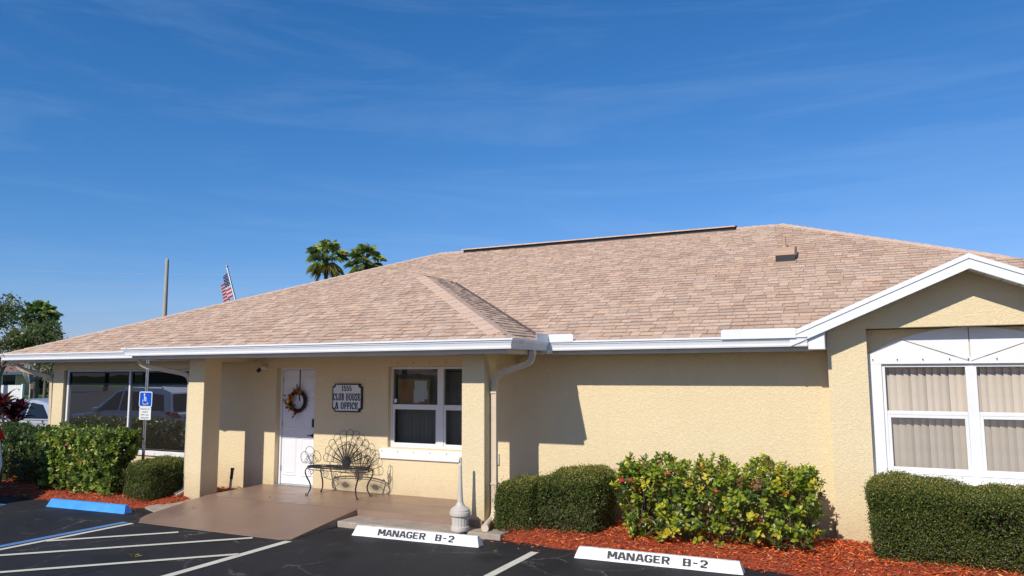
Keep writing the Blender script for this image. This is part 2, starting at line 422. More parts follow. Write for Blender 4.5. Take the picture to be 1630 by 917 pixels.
# ------------------------------------------------------------------ ground
g = MB(); g.face([(-900, -900, -.03), (900, -900, -.03), (900, 900, -.03), (-900, 900, -.03)]); o = g.build('lawn_ground', M['grass'], kind='structure')
g = MB(); g.face([(-57.5, -62, 0), (40, -62, 0), (40, 46, 0), (-57.5, 46, 0)]); g.face([(-130, -62, 0), (-57.5, -62, 0), (-57.5, 2, 0), (-130, 2, 0)]); lot = g.build('parking_lot', M['asphalt'], kind='structure')
def stripe(pts, w, mat, z=.004, name='parking_line'):
    b = MB(); (x0, y0), (x1, y1) = pts; d = Vector((x1-x0, y1-y0, 0)).normalized(); s = Vector((-d.y, d.x, 0))*w/2
    k = 14; L0 = []; R0 = []
    for i in range(k+1):
        p = Vector((x0, y0, z)).lerp(Vector((x1, y1, z)), i/k); e = random.uniform(-.004, .004)
        L0.append(p+s*(1+e*12)); R0.append(p-s*(1-e*10))
    for i in range(k): b.face([R0[i], R0[i+1], L0[i+1], L0[i]])
    return b.build(name, mat, lot)
W1 = .10
stripe([(-6.74, 2.5), (-6.72, 7.40)], .11, M['line_white'])
stripe([(-3.74, 3.0), (-3.71, 8.18)], .10, M['line_white'])
stripe([(-.70, 3.0), (-.70, 8.0)], .10, M['line_white'])
stripe([(-9.62, 2.5), (-9.50, 7.33)], .085, M['line_white'])
stripe([(-9.81, 2.5), (-9.66, 7.35)], .125, M['line_blue'])
stripe([(-12.92, 2.5), (-12.86, 7.52)], .085, M['line_white'])
stripe([(-12.76, 2.5), (-12.74, 7.50)], .095, M['line_blue'])
stripe([(-15.95, 2.5), (-15.9, 7.5)], .1, M['line_white'])
# hatch stripes of the access aisle (pixel-measured ends on the asphalt)
def gp(px, py):
    r = rt*((px-815)/F_PX)+up*(-(py-458.5)/F_PX)+fwd; t = -CAMH/r.z; return (r.x*t, r.y*t)
hA, hB, hC = (gp(284, 848), gp(75, 862)), (gp(402, 857), gp(0, 885)), (gp(380, 883), gp(0, 912))
for k, (e0, e1) in enumerate((hA, hB, hC)):
    v = Vector((e1[0]-e0[0], e1[1]-e0[1])).normalized()
    x0, y0 = e0; x1, y1 = e1
    if k: x1 = -9.58; y1 = e0[1]+(x1-e0[0])*v.y/v.x
    stripe([(x0, y0), (x1, y1)], .085, M['line_white'], .008)
# entry ramp and porch slab, painted taupe
b = MB()
def slabz(x, y): return .16 if y > 8.8 else max(.004, .16*(y-7.42)/(8.8-7.42))
yb = 10.30
xsL = lambda y: -9.72 if y > 7.75 else -9.72+.25*(((7.75-y)/.33)**2)
ys = [7.42, 7.5, 7.6, 7.75, 8.1, 8.45, 8.8]
for i in range(len(ys)-1):
    y0, y1 = ys[i], ys[i+1]
    xr0 = -6.75-(.12 if i == 0 else 0); xr1 = -6.75
    b.face([(xsL(y0), y0, slabz(0, y0)), (xr0, y0, slabz(0, y0)), (xr1, y1, slabz(0, y1)), (xsL(y1), y1, slabz(0, y1))])
    b.face([(xr0, y0, -.02), (xr1, y1, -.02), (xr1, y1, slabz(0, y1)), (xr0, y0, slabz(0, y0))])
    b.face([(xsL(y0), y0, -.02), (xsL(y0), y0, slabz(0, y0)), (xsL(y1), y1, slabz(0, y1)), (xsL(y1), y1, -.02)])
b.face([(-9.72, 8.8, .16), (-4.74, 8.8, .16), (-4.74, yb, .172), (-9.72, yb, .172)])
b.face([(-6.75, 8.8, -.02), (-4.74, 8.8, -.02), (-4.74, 8.8, .16), (-6.75, 8.8, .16)])
b.face([(-4.74, 8.8, -.02), (-4.74, yb, -.02), (-4.74, yb, .172), (-4.74, 8.8, .16)])
b.face([(-9.72, 8.8, -.02), (-9.72, 8.8, .16), (-9.72, yb, .172), (-9.72, yb, -.02)])
b.face([(-9.5, 7.42, .004), (-9.47, 7.40, -.01), (-6.87, 7.40, -.01), (-6.87, 7.42, .004)])
o = b.build('entry_ramp', M['taupe'], kind='structure')
q = MB()
for (x0, x1, y0) in ((-9.70, -6.76, 8.79), (-9.70, -4.76, 9.42)): q = MB(); z_ = slabz(0, y0)+.0018+(.0061 if y0 > 9 else 0); q.face([(x0, y0, z_), (x1, y0, z_), (x1, y0+.011, z_), (x0, y0+.011, z_)]); q.build('expansion_joint', plain('joint_filler', (.36, .27, .21, 1), .8, var=.4, vscale=30), o)
b = MB(); b.box(-6.745, -4.86, 8.36, 8.8, -.02, .078); b.box(-4.86, -4.35, 8.55, 8.84, -.02, .07); o = b.build('concrete_curb_strip', M['concrete'], kind='structure', bevel=.012)
b = MB(); b.add([(-10.36, 8.2, .0), (-9.72, 7.95, .0), (-9.725, 8.80, .06), (-10.22, 8.80, .06), (-10.36, 8.2, .03), (-9.72, 7.95, .02), (-9.725, 8.8, .07), (-10.22, 8.8, .07)], [(0, 1, 5, 4), (1, 2, 6, 5), (2, 3, 7, 6), (3, 0, 4, 7), (4, 5, 6, 7)])
o = b.build('concrete_apron', M['concrete'], kind='structure')

# mulch beds
def inpoly(x, y, P):
    c = False; j = len(P)-1
    for i in range(len(P)):
        if (P[i][1] > y) != (P[j][1] > y) and x < (P[j][0]-P[i][0])*(y-P[i][1])/(P[j][1]-P[i][1])+P[i][0]: c = not c
        j = i
    return c
def edged(P, x, y):
    d = 9
    for i in range(len(P)):
        a = Vector(P[i]); bb = Vector(P[(i+1) % len(P)]); ab = bb-a; t = max(0, min(1, (Vector((x, y))-a).dot(ab)/ab.length_squared))
        d = min(d, (a+ab*t-Vector((x, y))).length)
    return d
def bed(P, top, nchip, stray=0):
    xs0, xs1 = min(p[0] for p in P), max(p[0] for p in P); ys0, ys1 = min(p[1] for p in P), max(p[1] for p in P)
    hz = lambda x, y: max(-.02, min(top, edged(P, x, y)*.45)) * (1 if inpoly(x, y, P) else -.3) + .02*noise.noise(Vector((x*3, y*3, 0)))+.012*noise.noise(Vector((x*14, y*14, 4)))
    st = .07; nx = int((xs1-xs0)/st)+3; ny = int((ys1-ys0)/st)+3; b = MB(); vs = []; 
    for j in range(ny):
        for i in range(nx):
            x = xs0-st+i*st; y = ys0-st+j*st; vs.append((x, y, hz(x, y)))
    fs = [(j*nx+i, j*nx+i+1, (j+1)*nx+i+1, (j+1)*nx+i) for j in range(ny-1) for i in range(nx-1)
          if max(vs[j*nx+i][2], vs[(j+1)*nx+i+1][2]) > -.01]
    b.add(vs, fs); b.build('mulch_bed', M['mulch_soil'], kind='structure', smooth=True, auto=False)
    pts = []
    while len(pts) < nchip:
        x = random.uniform(xs0, xs1); y = random.uniform(ys0-.05, ys1)
        if inpoly(x, y, P): pts.append((x, y, hz(x, y)+random.uniform(0, .018)))
        elif stray and random.random() < .25*math.exp(-edged(P, x, y)/.05) and y < ys1-.3: pts.append((x, y, .006))
    for _ in range(stray):
        t = random.random(); x = xs0+(xs1-xs0)*t; y = ys0+.1-abs(random.gauss(0, .16)); 
        if not inpoly(x, y, P): pts.append((x, y, .006))
    pts = np.array(pts); n = len(pts); a = rng.uniform(0, 2*PI, n)
    D = np.stack([np.cos(a), np.sin(a), rng.normal(.05, .28, n)], 1); N = np.stack([rng.normal(0, .5, n), rng.normal(-.1, .5, n), np.ones(n)], 1)
    col = palette(n, [(.76, .135, .032), (.58, .09, .024), (.85, .22, .06), (.34, .05, .016), (.78, .40, .20), (.40, .28, .18)], [5, 4, 3, 2, .8, .5], .2)
    leaf_mesh('mulch_chips', pts, D, N, rng.uniform(.025, .085, n), rng.uniform(.006, .018, n), col, M['mulch'], kind='stuff')
PL = [(-20, 8.05), (-12.9, 8.05), (-11.6, 8.06), (-10.6, 8.1), (-10.2, 8.35), (-9.98, 8.5), (-9.96, 8.84), (-9.74, 8.84), (-9.74, 10.05), (-20, 10.05)]
PRb = [(-4.42, 8.72), (-4.40, 8.58), (-3.9, 8.53), (-3.35, 8.50), (-2.4, 8.52), (-1.5, 8.50), (-.7, 8.44), (.4, 8.40), (3.5, 8.4), (3.5, 10.0), (-4.72, 10.0), (-4.72, 9.2)]
bed(PL, .10, 16000, 30); bed(PRb, .115, 26000, 260)

# ------------------------------------------------------------------ building
house = thing('club_house', 'single storey cream stucco club house with pink shingle hip roof and white gutters', 'building', (-6, 10, 0))

def wall_panel(b, x0, x1, z0, z1, y0, y1, holes):
    xs = sorted({x0, x1, *[h[0] for h in holes], *[h[1] for h in holes]}); zs = sorted({z0, z1, *[h[2] for h in holes], *[h[3] for h in holes]})
    def solid(i, j):
        if i < 0 or j < 0 or i >= len(xs)-1 or j >= len(zs)-1: return False
        cx, cz = (xs[i]+xs[i+1])/2, (zs[j]+zs[j+1])/2
        return not any(h[0] < cx < h[1] and h[2] < cz < h[3] for h in holes)
    for i in range(len(xs)-1):
        for j in range(len(zs)-1):
            if not solid(i, j): continue
            a, c, d, e = xs[i], xs[i+1], zs[j], zs[j+1]
            b.face([(a, y0, d), (c, y0, d), (c, y0, e), (a, y0, e)]); b.face([(a, y1, d), (a, y1, e), (c, y1, e), (c, y1, d)])
            if not solid(i-1, j): b.face([(a, y0, d), (a, y0, e), (a, y1, e), (a, y1, d)])
            if not solid(i+1, j): b.face([(c, y0, d), (c, y1, d), (c, y1, e), (c, y0, e)])
            if not solid(i, j-1): b.face([(a, y0, d), (a, y1, d), (c, y1, d), (c, y0, d)])
            if not solid(i, j+1): b.face([(a, y0, e), (c, y0, e), (c, y1, e), (a, y1, e)])
YW = 10.05
EZ = 2.50          # eave (gutter lip) height
SOF = 2.33
DX0, DX1 = -9.50, -8.64
WX0, WX1 = -7.13, -5.25
LX0, LX1 = -15.36, -10.90
b = MB()
wall_panel(b, -15.70, -.54, -.05, 2.45, YW, YW+.22, [(DX0, DX1, .17, 2.175), (WX0, WX1, .90, 2.175), (LX0, LX1, .62, 2.16)])
wall_panel(b, 3.05, 3.9, -.05, 2.45, YW, YW+.22, [])
b.box(-15.70, -15.48, YW+.22, 21, -.05, 2.45); b.box(3.68, 3.9, YW+.22, 21, -.05, 2.45); b.box(-15.7, 3.9, 21, 21.2, -.05, 2.45)
b.build('wall', M['stucco'], house)
# gable bay wall
GX0, GX1, GA = -.55, 3.05, .935
GY = 9.75
b = MB()
wall_panel(b, GX0, 2.42, -.05, 2.58, GY, GY+.30, [(-.12, 1.99, .80, 2.58)])
b.prism([(GX0, GY, 2.58), (2.42, GY, 2.58), (2.42, GY, 2.62), (GA, GY, 3.27), (GX0, GY, 2.62)], (0, .30, 0))
wall_panel(b, -.2, 2.07, -.04, 2.57, GY+.232, GY+.29, [(.015, 1.855, .84, 2.155)])
b.box(2.42, 3.05, YW, YW+.22, -.05, 2.45)
b.build('gable_wall', M['stucco'], house)
# pillars
def pillar(x0, x1):
    p = MB(); p.box(x0, x1, 8.85, 9.21, -.03, 2.35); p.build('pillar', M['stucco'], house, bevel=.008)
pillar(-10.28, -9.92); pillar(-5.08, -4.735)
b = MB(); b.box(-10.28, -4.735, 8.86, 9.2, 2.345, 2.43); b.build('porch_beam', M['stucco'], house)
b = MB(); b.box(-4.99, -4.80, 9.21, 10.05, 2.20, 2.345); b.build('side_beam', M['stucco'], house); b = MB(); b.box(-10.2, -9.98, 9.21, 10.05, 2.28, 2.345); b.build('side_beam', M['stucco'], house)
# soffits
b = MB()
b.box(-11.00, -4.15, 8.36, 8.87, 2.332, 2.345); b.box(-4.735, -4.15, 8.87, 10.04, 2.332, 2.345); b.box(-11.0, -10.28, 8.87, 10.04, 2.332, 2.345); b.box(-10.28, -4.735, 9.2, 10.04, 2.345, 2.36)
b.box(-16.35, -11.0, 9.50, YW, 2.332, 2.345); b.box(-16.35, -15.7, YW, 21.6, 2.332, 2.345); b.box(-4.15, -.57, 9.50, YW, 2.332, 2.345)
b.box(3.05, 4.4, 9.5, YW, 2.332, 2.345); b.box(3.9, 4.4, YW, 21.6, 2.332, 2.345)
b.build('soffit', M['soffit'], house)
# fascia
b = MB()
b.box(-11.02, -4.13, 8.34, 8.36, 2.315, 2.47); b.box(-4.15, -4.13, 8.36, 9.48, 2.315, 2.47); b.box(-11.02, -11.0, 8.36, 9.48, 2.315, 2.47)
b.box(-16.37, -11.02, 9.48, 9.50, 2.315, 2.47); b.box(-4.13, -.71, 9.48, 9.50, 2.315, 2.47); b.box(-16.37, -16.35, 9.5, 21.5, 2.315, 2.47)
b.box(3.05, 4.45, 9.48, 9.5, 2.315, 2.47); b.box(4.43, 4.45, 9.5, 21.5, 2.315, 2.47)
b.build('fascia', M['soffit'], house)
# gutters: K profile swept along paths (o = outward, z)
GP = [(0, 0), (.082, 0), (.088, .020), (.074, .028), (.092, .075), (.104, .084), (.108, .102), (.122, .106), (.122, .128), (.110, .130), (.108, .112), (.006, .112), (.006, .125), (0, .125)]
def gutter(path, out, name='gutter'):
    """path of (x,y) eave corners; out: outward vectors at each (mitred)"""
    b = MB(); n = len(GP); vs = []
    for (x, y), (ox, oy) in zip(path, out):
        for o_, z in GP: vs.append((x+ox*o_, y+oy*o_, 2.370+z))
    fs = []
    for k in range(len(path)-1):
        for i in range(n): fs.append((k*n+i, (k+1)*n+i, (k+1)*n+(i+1) % n, k*n+(i+1) % n))
    fs += [tuple(range(n)), tuple(range((len(path)-1)*n, len(path)*n))[::-1]]
    b.add(vs, fs); return b.build(name, M['gutter'], house)
gutter([(-11.02, 9.3), (-11.02, 8.34), (-4.13, 8.34), (-4.13, 9.48), (-.74, 9.48)], [(-1, 0), (-1, -1), (1, -1), (1, -1), (0, -1)])
gutter([(-16.37, 21.5), (-16.37, 9.48), (-11.16, 9.48)], [(-1, 0), (-1, -1), (0, -1)])
gutter([(3.05, 9.48), (4.45, 9.48), (4.45, 21.5)], [(0, -1), (1, -1), (1, 0)])
for (x, y) in ((-8.3, 8.34), (-6.2, 8.34), (-2.4, 9.48), (-13.6, 9.48)):
    q = MB(); vs_ = [(x+dx, y-o_*1.0-.0012*(o_ > 0), 2.370+z) for dx in (0, .02) for o_, z in GP[:9]]; q.add(vs_, [(i, 9+i, 10+i, i+1) for i in range(8)]); q.build('gutter_seam', M['white'], house)
# splash guards at the inside corners
b = MB(); b.prism([(-4.02, 9.352, 2.485), (-3.66, 9.352, 2.485), (-3.66, 9.352, 2.575), (-3.68, 9.352, 2.59), (-4.02, 9.352, 2.59)], (0, .004, 0))
b.prism([(-4.018, 8.95, 2.485), (-4.018, 9.352, 2.485), (-4.018, 9.352, 2.59), (-4.018, 8.95, 2.59)], (-.004, 0, 0)); b.build('splash_guard', M['gutter'], house)
b = MB(); b.prism([(-1.72, 9.35, 2.47), (-.86, 9.35, 2.47), (-.86, 9.35, 2.58), (-.88, 9.35, 2.588), (-1.70, 9.35, 2.588), (-1.72, 9.35, 2.575)], (0, .004, 0)); b.build('splash_guard', M['gutter'], house)
# eave return box under the gable rake
b = MB(); b.prism([(-.735, 9.425, 2.335), (-.556, 9.425, 2.335), (-.556, 9.425, 2.55), (-.735, 9.425, 2.50)], (0, .62, 0)); b.build('eave_return', M['gutter'], house)

# roof
ms = .41
RZ = EZ+ms*6.03
RL, RR = (-9.5, 15.45, RZ), (-1.57, 15.45, RZ)
EL, ER, BL, BR = (-16.42, 9.42, EZ), (4.46, 9.42, EZ), (-16.42, 21.48, EZ), (4.46, 21.48, EZ)
PA, PB = (-7.57, 11.73, EZ+.40*3.48), (-7.57, 12.78, EZ+.40*3.48)
PLc, PRc = (-11.05, 8.25, EZ), (-4.09, 8.25, EZ)
PLb, PRb2 = (-11.05, 9.5, EZ), (-4.09, 9.5, EZ)
gm = .43
GAp = (GA, 9.40, 3.325); GB = (GA, 11.5, 3.325); GLc, GRc = (-.93, 9.40, 2.52), (2.81, 9.40, 2.52); GLb, GRb = (-.93, 9.44, 2.52), (2.81, 9.44, 2.52)
planes = [  # polygon (ccw seen from outside), eave direction, clip test
    [EL, ER, RR, RL], [BL, EL, RL], [ER, BR, RR], [BR, BL, RL, RR],
    [PLc, PRc, PA], [PRc, PRb2, PB, PA], [PLb, PLc, PA, PB],
    [GRb, GRc, GAp, GB], [GLc, GLb, GB, GAp]]
b = MB(); T = Vector((0, 0, -.045))
for k, P in enumerate(planes):
    if k == 0: P = [EL, (-.93, 9.42, EZ), (-.93, 9.46, EZ+.016), (GA, 11.43, 3.325), (2.81, 9.46, EZ+.016), (2.81, 9.42, EZ), ER, RR, RL]
    P = [Vector(p)-Vector((0, 0, .012)) for p in P]
    b.prism(P, T) if k in (7, 8) else (b.face(P), b.face([p+T for p in P][::-1]))
for a_, b_ in ((EL, (-.93, 9.42, EZ)), ((2.81, 9.42, EZ), ER), (ER, BR), (BR, BL), (BL, EL), (PLc, PRc), (PRc, PRb2), (PLb, PLc)):
    a_, b_ = Vector(a_)-Vector((0, 0, .012)), Vector(b_)-Vector((0, 0, .012)); b.face([a_+T, b_+T, b_, a_])
roof = b.build('roof', plain('roof_underlay', (.40, .25, .19, 1), .9, var=.2), house)

def plane_of(P):
    P = [Vector(p) for p in P]; n = (P[1]-P[0]).cross(P[2]-P[1]).normalized(); 
    return P, n
def zon(P, x, y):
    p, n = plane_of(P); return p[0].z-(n.x*(x-p[0].x)+n.y*(y-p[0].y))/n.z
def clip(poly, P2):
    """poly, P2 lists of 2-D; P2 convex ccw"""
    out = poly
    for i in range(len(P2)):
        a, c = P2[i], P2[(i+1) % len(P2)]; res = []
        ins = lambda q: (c[0]-a[0])*(q[1]-a[1])-(c[1]-a[1])*(q[0]-a[0]) >= -1e-9
        for j in range(len(out)):
            p, q = out[j], out[(j+1) % len(out)]; ip, iq = ins(p), ins(q)
            if ip: res.append(p)
            if ip != iq:
                d1 = (c[0]-a[0])*(p[1]-a[1])-(c[1]-a[1])*(p[0]-a[0]); d2 = (c[0]-a[0])*(q[1]-a[1])-(c[1]-a[1])*(q[0]-a[0]); t = d1/(d1-d2)
                res.append((p[0]+(q[0]-p[0])*t, p[1]+(q[1]-p[1])*t))
        out = res
        if len(out) < 3: return []
    return out
SHC = [(.64, .460, .335), (.62, .440, .316), (.66, .485, .355), (.58, .400, .288), (.625, .445, .318), (.635, .475, .360), (.65, .450, .315)]
tabs = []       # (score, poly3d corners(bottom..), thickness info)
EXPO = .142
for k, P in enumerate(planes):
    Pv, n = plane_of(P); o0 = Pv[0]; u = (Pv[1]-Pv[0]).normalized(); v = n.cross(u).normalized()
    if k in (7, 8): u = Vector((0, 1, 0)) if k == 7 else Vector((0, -1, 0)); v = n.cross(u).normalized()
    if k == 7: o0 = Pv[1]; u = Vector((0, 1, 0)); v = n.cross(u).normalized()
    P2 = [((p-o0).dot(u), (p-o0).dot(v)) for p in Pv]
    ar = sum(P2[i][0]*P2[(i+1) % len(P2)][1]-P2[(i+1) % len(P2)][0]*P2[i][1] for i in range(len(P2)))
    if ar < 0: P2 = P2[::-1]
    vmax = max(p[1] for p in P2); vmin = min(p[1] for p in P2); umin = min(p[0] for p in P2); umax = max(p[0] for p in P2)
    fine = k not in (3, 2, 6)
    row = 0; vv = vmin
    while vv < vmax:
        uu = umin-random.uniform(0, .3)
        while uu < umax:
            w = random.choice((.13, .15, .165, .18, .20, .22)) if fine else .9
            hi = random.random() < .5
            j0, j1 = random.uniform(-.003, .003), random.uniform(-.003, .003)
            r = clip([(uu, vv+j0), (uu+w-.003, vv+j1), (uu+w-.003, vv+EXPO+.012), (uu, vv+EXPO+.012)], P2)
            if len(r) >= 3:
                cx = sum(q[0] for q in r)/len(r); cyy = sum(q[1] for q in r)/len(r); c3 = o0+u*cx+v*cyy
                hid = False
                if k == 0:
                    if -11.05 < c3.x < -4.09:
                        for kk in (4, 5, 6):
                            pp = planes[kk]
                            if inpoly(c3.x, c3.y, [(q[0], q[1]) for q in pp]) and zon(pp, c3.x, c3.y) > c3.z+.06: hid = True
                    if -.93 < c3.x < 2.81:
                        if c3.y < 9.44+(11.43-9.44)*(1-abs(c3.x-GA)/1.87)-.05: hid = True
                if k in (5, 6) and zon(planes[0], c3.x, c3.y) > c3.z+.05 and c3.y > 9.42: hid = True
                if k in (7, 8) and zon(planes[0], c3.x, c3.y) > c3.z+.05 and c3.y > 9.44: hid = True
                if not hid: tabs.append((k, r, hi, vv, o0, u, v, n, c3, w))
            uu += w
        vv += EXPO; row += 1
def tab_geo(b, t):
    k, r, hi, vv, o0, u, v, n, c3, w = t
    th = .0105 if hi else .0065
    col = random.choice(SHC); s_ = random.uniform(.88, 1.12)*(1.03 if hi else .97); col = tuple(c*s_ for c in col)
    top = [o0+u*q[0]+v*q[1]+n*(th*(1-min(1, (q[1]-vv)/.155))+.001+(.002 if hi else 0)) for q in r]
    bot = [o0+u*q[0]+v*q[1]-n*.006 for q in r]; m = len(r)
    b.add(top+bot, [tuple(range(m))]+[(i, m+i, m+(i+1) % m, (i+1) % m) for i in range(m)], col)
    # darker granule band printed along the top of the exposed part, as on laminated shingles
    us = [q[0] for q in r]; dk = random.random() < .72; bw = random.uniform(.020, .034) if dk else .012; band = clip([(min(us), vv+EXPO-bw), (max(us), vv+EXPO-bw), (max(us), vv+EXPO+.006), (min(us), vv+EXPO+.006)], r if sum(r[i][0]*r[(i+1) % m][1]-r[(i+1) % m][0]*r[i][1] for i in range(m)) > 0 else r[::-1])
    if len(band) >= 3:
        b.face([o0+u*q[0]+v*q[1]+n*(th*(1-min(1, (q[1]-vv)/.155))+.0018+(.002 if hi else 0)) for q in band], (col[0]*.40, col[1]*.31, col[2]*.29) if dk else tuple(c*.6 for c in col))
    uL, uR = min(us), max(us)
    if len(r) == 4: b.face([o0+u*q[0]+v*q[1]+n*(th*(1-min(1, max(0, q[1]-vv)/.155))+.0019+(.002 if hi else 0)) for q in ((uR-.006, vv+.003), (uR, vv+.003), (uR, vv+EXPO), (uR-.006, vv+EXPO))], tuple(c*.72 for c in col))
sc = []
for i, t in enumerate(tabs):
    pr = project(t[8]); s_ = 0
    if pr and 0 < pr[0] < 1630 and 0 < pr[1] < 917 and t[0] in (0, 4, 1, 5) and len(t[1]) == 4 and t[9] > .15:
        d = (t[8]-Vector((0, 0, CAMH))); s_ = abs(t[7].dot(d.normalized()))*t[9]/d.length_squared
        if t[7].dot(d) > 0: s_ = 0
    sc.append(s_)
order = sorted(range(len(tabs)), key=lambda i: -sc[i]); best = set(i for i in order[:300] if sc[i] > 0)
field = MB()
for i, t in enumerate(tabs):
    if i in best:
        q = MB(); tab_geo(q, t); q.build('shingle', M['shingle'], roof)
    else: tab_geo(field, t)
field.build('shingle_field', M['shingle'], house, kind='stuff')
# ridge and hip caps
def caps(a, c, nl, nr, name='hip_cap', step=.15, upto=1.0, wd=.15, start=0.0):
    a, c = Vector(a), Vector(c); d = (c-a); Lh = d.length; d.normalize()
    sl = d.cross(nl).normalized(); s2 = nr.cross(d).normalized()
    if sl.z > 0: sl = -sl
    if s2.z > 0: s2 = -s2
    q = int(Lh*upto/step); proto = {}
    for i in range(int(start*Lh/step), q):
        p = a+d*(i*step); key = i % 5
        if key not in proto:
            m = MB(); L_ = d*(step+.04); col = tuple(x*random.uniform(1.04, 1.10) for x in SHC[(0, 0, 2, 0, 5)[key]])
            t0, t1 = .020, .008; upv = (nl+nr).normalized()
            A0, A1 = upv*t0, L_+upv*t1
            l0, l1 = sl*wd+nl*t0, L_+sl*wd+nl*t1; r0, r1 = s2*wd+nr*t0, L_+s2*wd+nr*t1
            m.add([A0, A1, l0, l1, r0, r1, l0-nl*.02, r0-nr*.02, -upv*.01, l1-nl*.02, r1-nr*.02], [(0, 1, 3, 2), (0, 4, 5, 1), (0, 2, 6, 8), (0, 8, 7, 4), (2, 3, 9, 6), (4, 7, 10, 5)], col)
            proto[key] = m.mesh('hip_cap', M['shingle'])
        o_ = bpy.data.objects.new(name, proto[key]); C.objects.link(o_); o_.parent = roof; o_.location = p-wl(roof)
NR = [plane_of(P)[1] for P in planes]
caps(EL, RL, NR[1], NR[0], wd=.13, step=.2, start=0.0); caps(RR, ER, NR[0], NR[2], wd=.13, step=.2, upto=.55)
caps(PRc, PA, NR[4], NR[5], wd=.17, step=.26, start=.075); caps(PLc, PA, NR[6], NR[4], wd=.06)
caps((-9.5, 15.45, RZ), (-8.75, 15.45, RZ), NR[3], NR[0], name='ridge_cap', wd=.14); caps((-2.45, 15.45, RZ), (-1.57, 15.45, RZ), NR[3], NR[0], name='ridge_cap', wd=.14)
# ridge vent: dark slot with cap
b = MB(); b.box(-8.72, -2.48, 15.25, 15.65, RZ-.09, RZ+.005); b.build('ridge_vent', M['black'], roof)
b = MB(); 
for i in range(42):
    x = -8.75+i*.15; cl = tuple(c*1.1 for c in random.choice(SHC)); b.prism([(x, 15.20, RZ-.01), (x, 15.45, RZ+.040), (x, 15.70, RZ-.01), (x, 15.70, RZ+.01), (x, 15.45, RZ+.060), (x, 15.20, RZ+.01)], (.148, 0, 0), cl)
b.build('ridge_vent_cap', M['shingle'], roof)
vb = MB()
for (a_, b_) in ((Vector((-4.09, 9.42, EZ)), Vector(PB)), (Vector((-11.05, 9.42, EZ)), Vector(PB))):
    d_ = (b_-a_).normalized(); s_ = d_.cross(Vector((0, 0, 1))).normalized()*.028; u_ = Vector((0, 0, .022))
    vb = MB(); vb.prism([a_+d_*.15-s_+u_, a_+d_*.15+s_+u_, b_-d_*.25+s_+u_, b_-d_*.25-s_+u_], (0, 0, -.03)); vb.build('valley_flashing', plain('valley_metal', (.16, .11, .09, 1), .7, var=.4, vscale=12), roof)
# roof box vent and plumbing pipe
vy = 12.78; vx = -1.27; vz = zon(planes[0], vx, vy)
b = MB(); b.prism([(vx-.15, vy-.16, vz+.06), (vx-.15, vy-.16, vz+.125), (vx-.15, vy-.09, vz+.20), (vx-.15, vy+.30, vz+.26), (vx-.15, vy+.30, vz+.1)], (.30, 0, 0)); hv = b.build('roof_vent', M['vent'], house, bevel=.006)
b = MB(); b.box(vx-.145, vx+.145, vy-.15, vy+.2, vz-.06, vz+.07); b.build('vent_opening', M['black'], hv)
b = MB(); s_ = ms; b.prism([(vx-.17, vy-.33, vz-.33*s_+.012), (vx+.17, vy-.33, vz-.33*s_+.012), (vx+.17, vy+.32, vz+.32*s_+.012), (vx-.17, vy+.32, vz+.32*s_+.012)], (0, 0, .008)); b.build('vent_flashing', M['vent'], hv)
py_ = 13.5; px0 = -1.36; pz = zon(planes[0], px0, py_)
b = MB(); b.tube([(px0, py_, pz-.05), (px0, py_, pz+.21)], .030, 10); b.tube([(px0, py_, pz-.02), (px0, py_, pz+.06)], [.07, .04], 10); b.build('vent_pipe', M['vent'], house, smooth=True)

# gable rake boards
def rake(xa, za, xb, zb, name='rake_board'):
    b = MB()
    for (t0, t1, y0) in ((0, .055, 9.365), (.058, .165, 9.378)):
        b.prism([(xa, y0, za-t0), (xb, y0, zb-t0), (xb, y0, zb-t1), (xa, y0, za-t1)], (0, .026, 0))
    return b.build(name, M['gutter'], house, bevel=.002)
rake(-.93, 2.535, GA, 3.345); rake(2.81, 2.535, GA, 3.345)
b = MB()
for sg in (-1, 1):
    for i in range(12):    # soffit planks running up the rake
        t0, t1 = i/12, (i+1)/12-.006; f_ = lambda t: (GA+sg*(1.87-1.87*t), 3.20-.81*(1-t))
        x0, z0 = f_(t0); x1, z1 = f_(t1); b.prism([(x0, 9.40, z0), (x1, 9.40, z1), (x1, 9.76, z1), (x0, 9.76, z0)], (0, 0, .012))
b.build('rake_soffit', M['white'], house)

# downspouts
def strap_tube(pts, parent, name='downspout', w=.075, d=.055, mat=None):
    """rectangular ribbed downspout along a path"""
    b = MB(); P = [Vector(p) for p in pts]; k = len(P); vs = []
    for i in range(k):
        t = (P[min(i+1, k-1)]-P[max(i-1, 0)]).normalized(); sd_ = t.cross(Vector((0, 1, 0)))
        if sd_.length < .2: sd_ = Vector((1, 0, 0))
        sd_.normalize(); up_ = sd_.cross(t).normalized()
        for (a_, c_) in ((-1, -1), (-.45, -1), (-.35, -.86), (.35, -.86), (.45, -1), (1, -1), (1, 1), (-1, 1)): vs.append(P[i]+sd_*a_*w/2+up_*c_*d/2)
    fs = [(i*8+j, i*8+(j+1) % 8, (i+1)*8+(j+1) % 8, (i+1)*8+j) for i in range(k-1) for j in range(8)] + [tuple(range(8))[::-1], tuple(range((k-1)*8, k*8))]
    b.add(vs, fs); return b.build(name, mat or M['trim'], parent, bevel=.004)
ds = strap_tube([(-4.08, 8.96, 2.38), (-4.08, 8.965, 2.31), (-4.09, 8.97, 2.26), (-4.12, 8.975, 2.215), (-4.18, 8.98, 2.185), (-4.56, 9.02, 2.075), (-4.63, 9.03, 2.04), (-4.665, 9.03, 1.99), (-4.675, 9.03, 1.90), (-4.675, 9.03, .28), (-4.67, 9.0, .2), (-4.66, 8.9, .14)], house)
b = MB(); b.box(-4.128, -3.99, 9.25, 9.44, 2.325, 2.372); b.build('outlet_box', M['trim'], house)
b = MB()
for z in (.6, 1.80): b.box(-4.735, -4.63, 8.992, 9.07, z, z+.025)
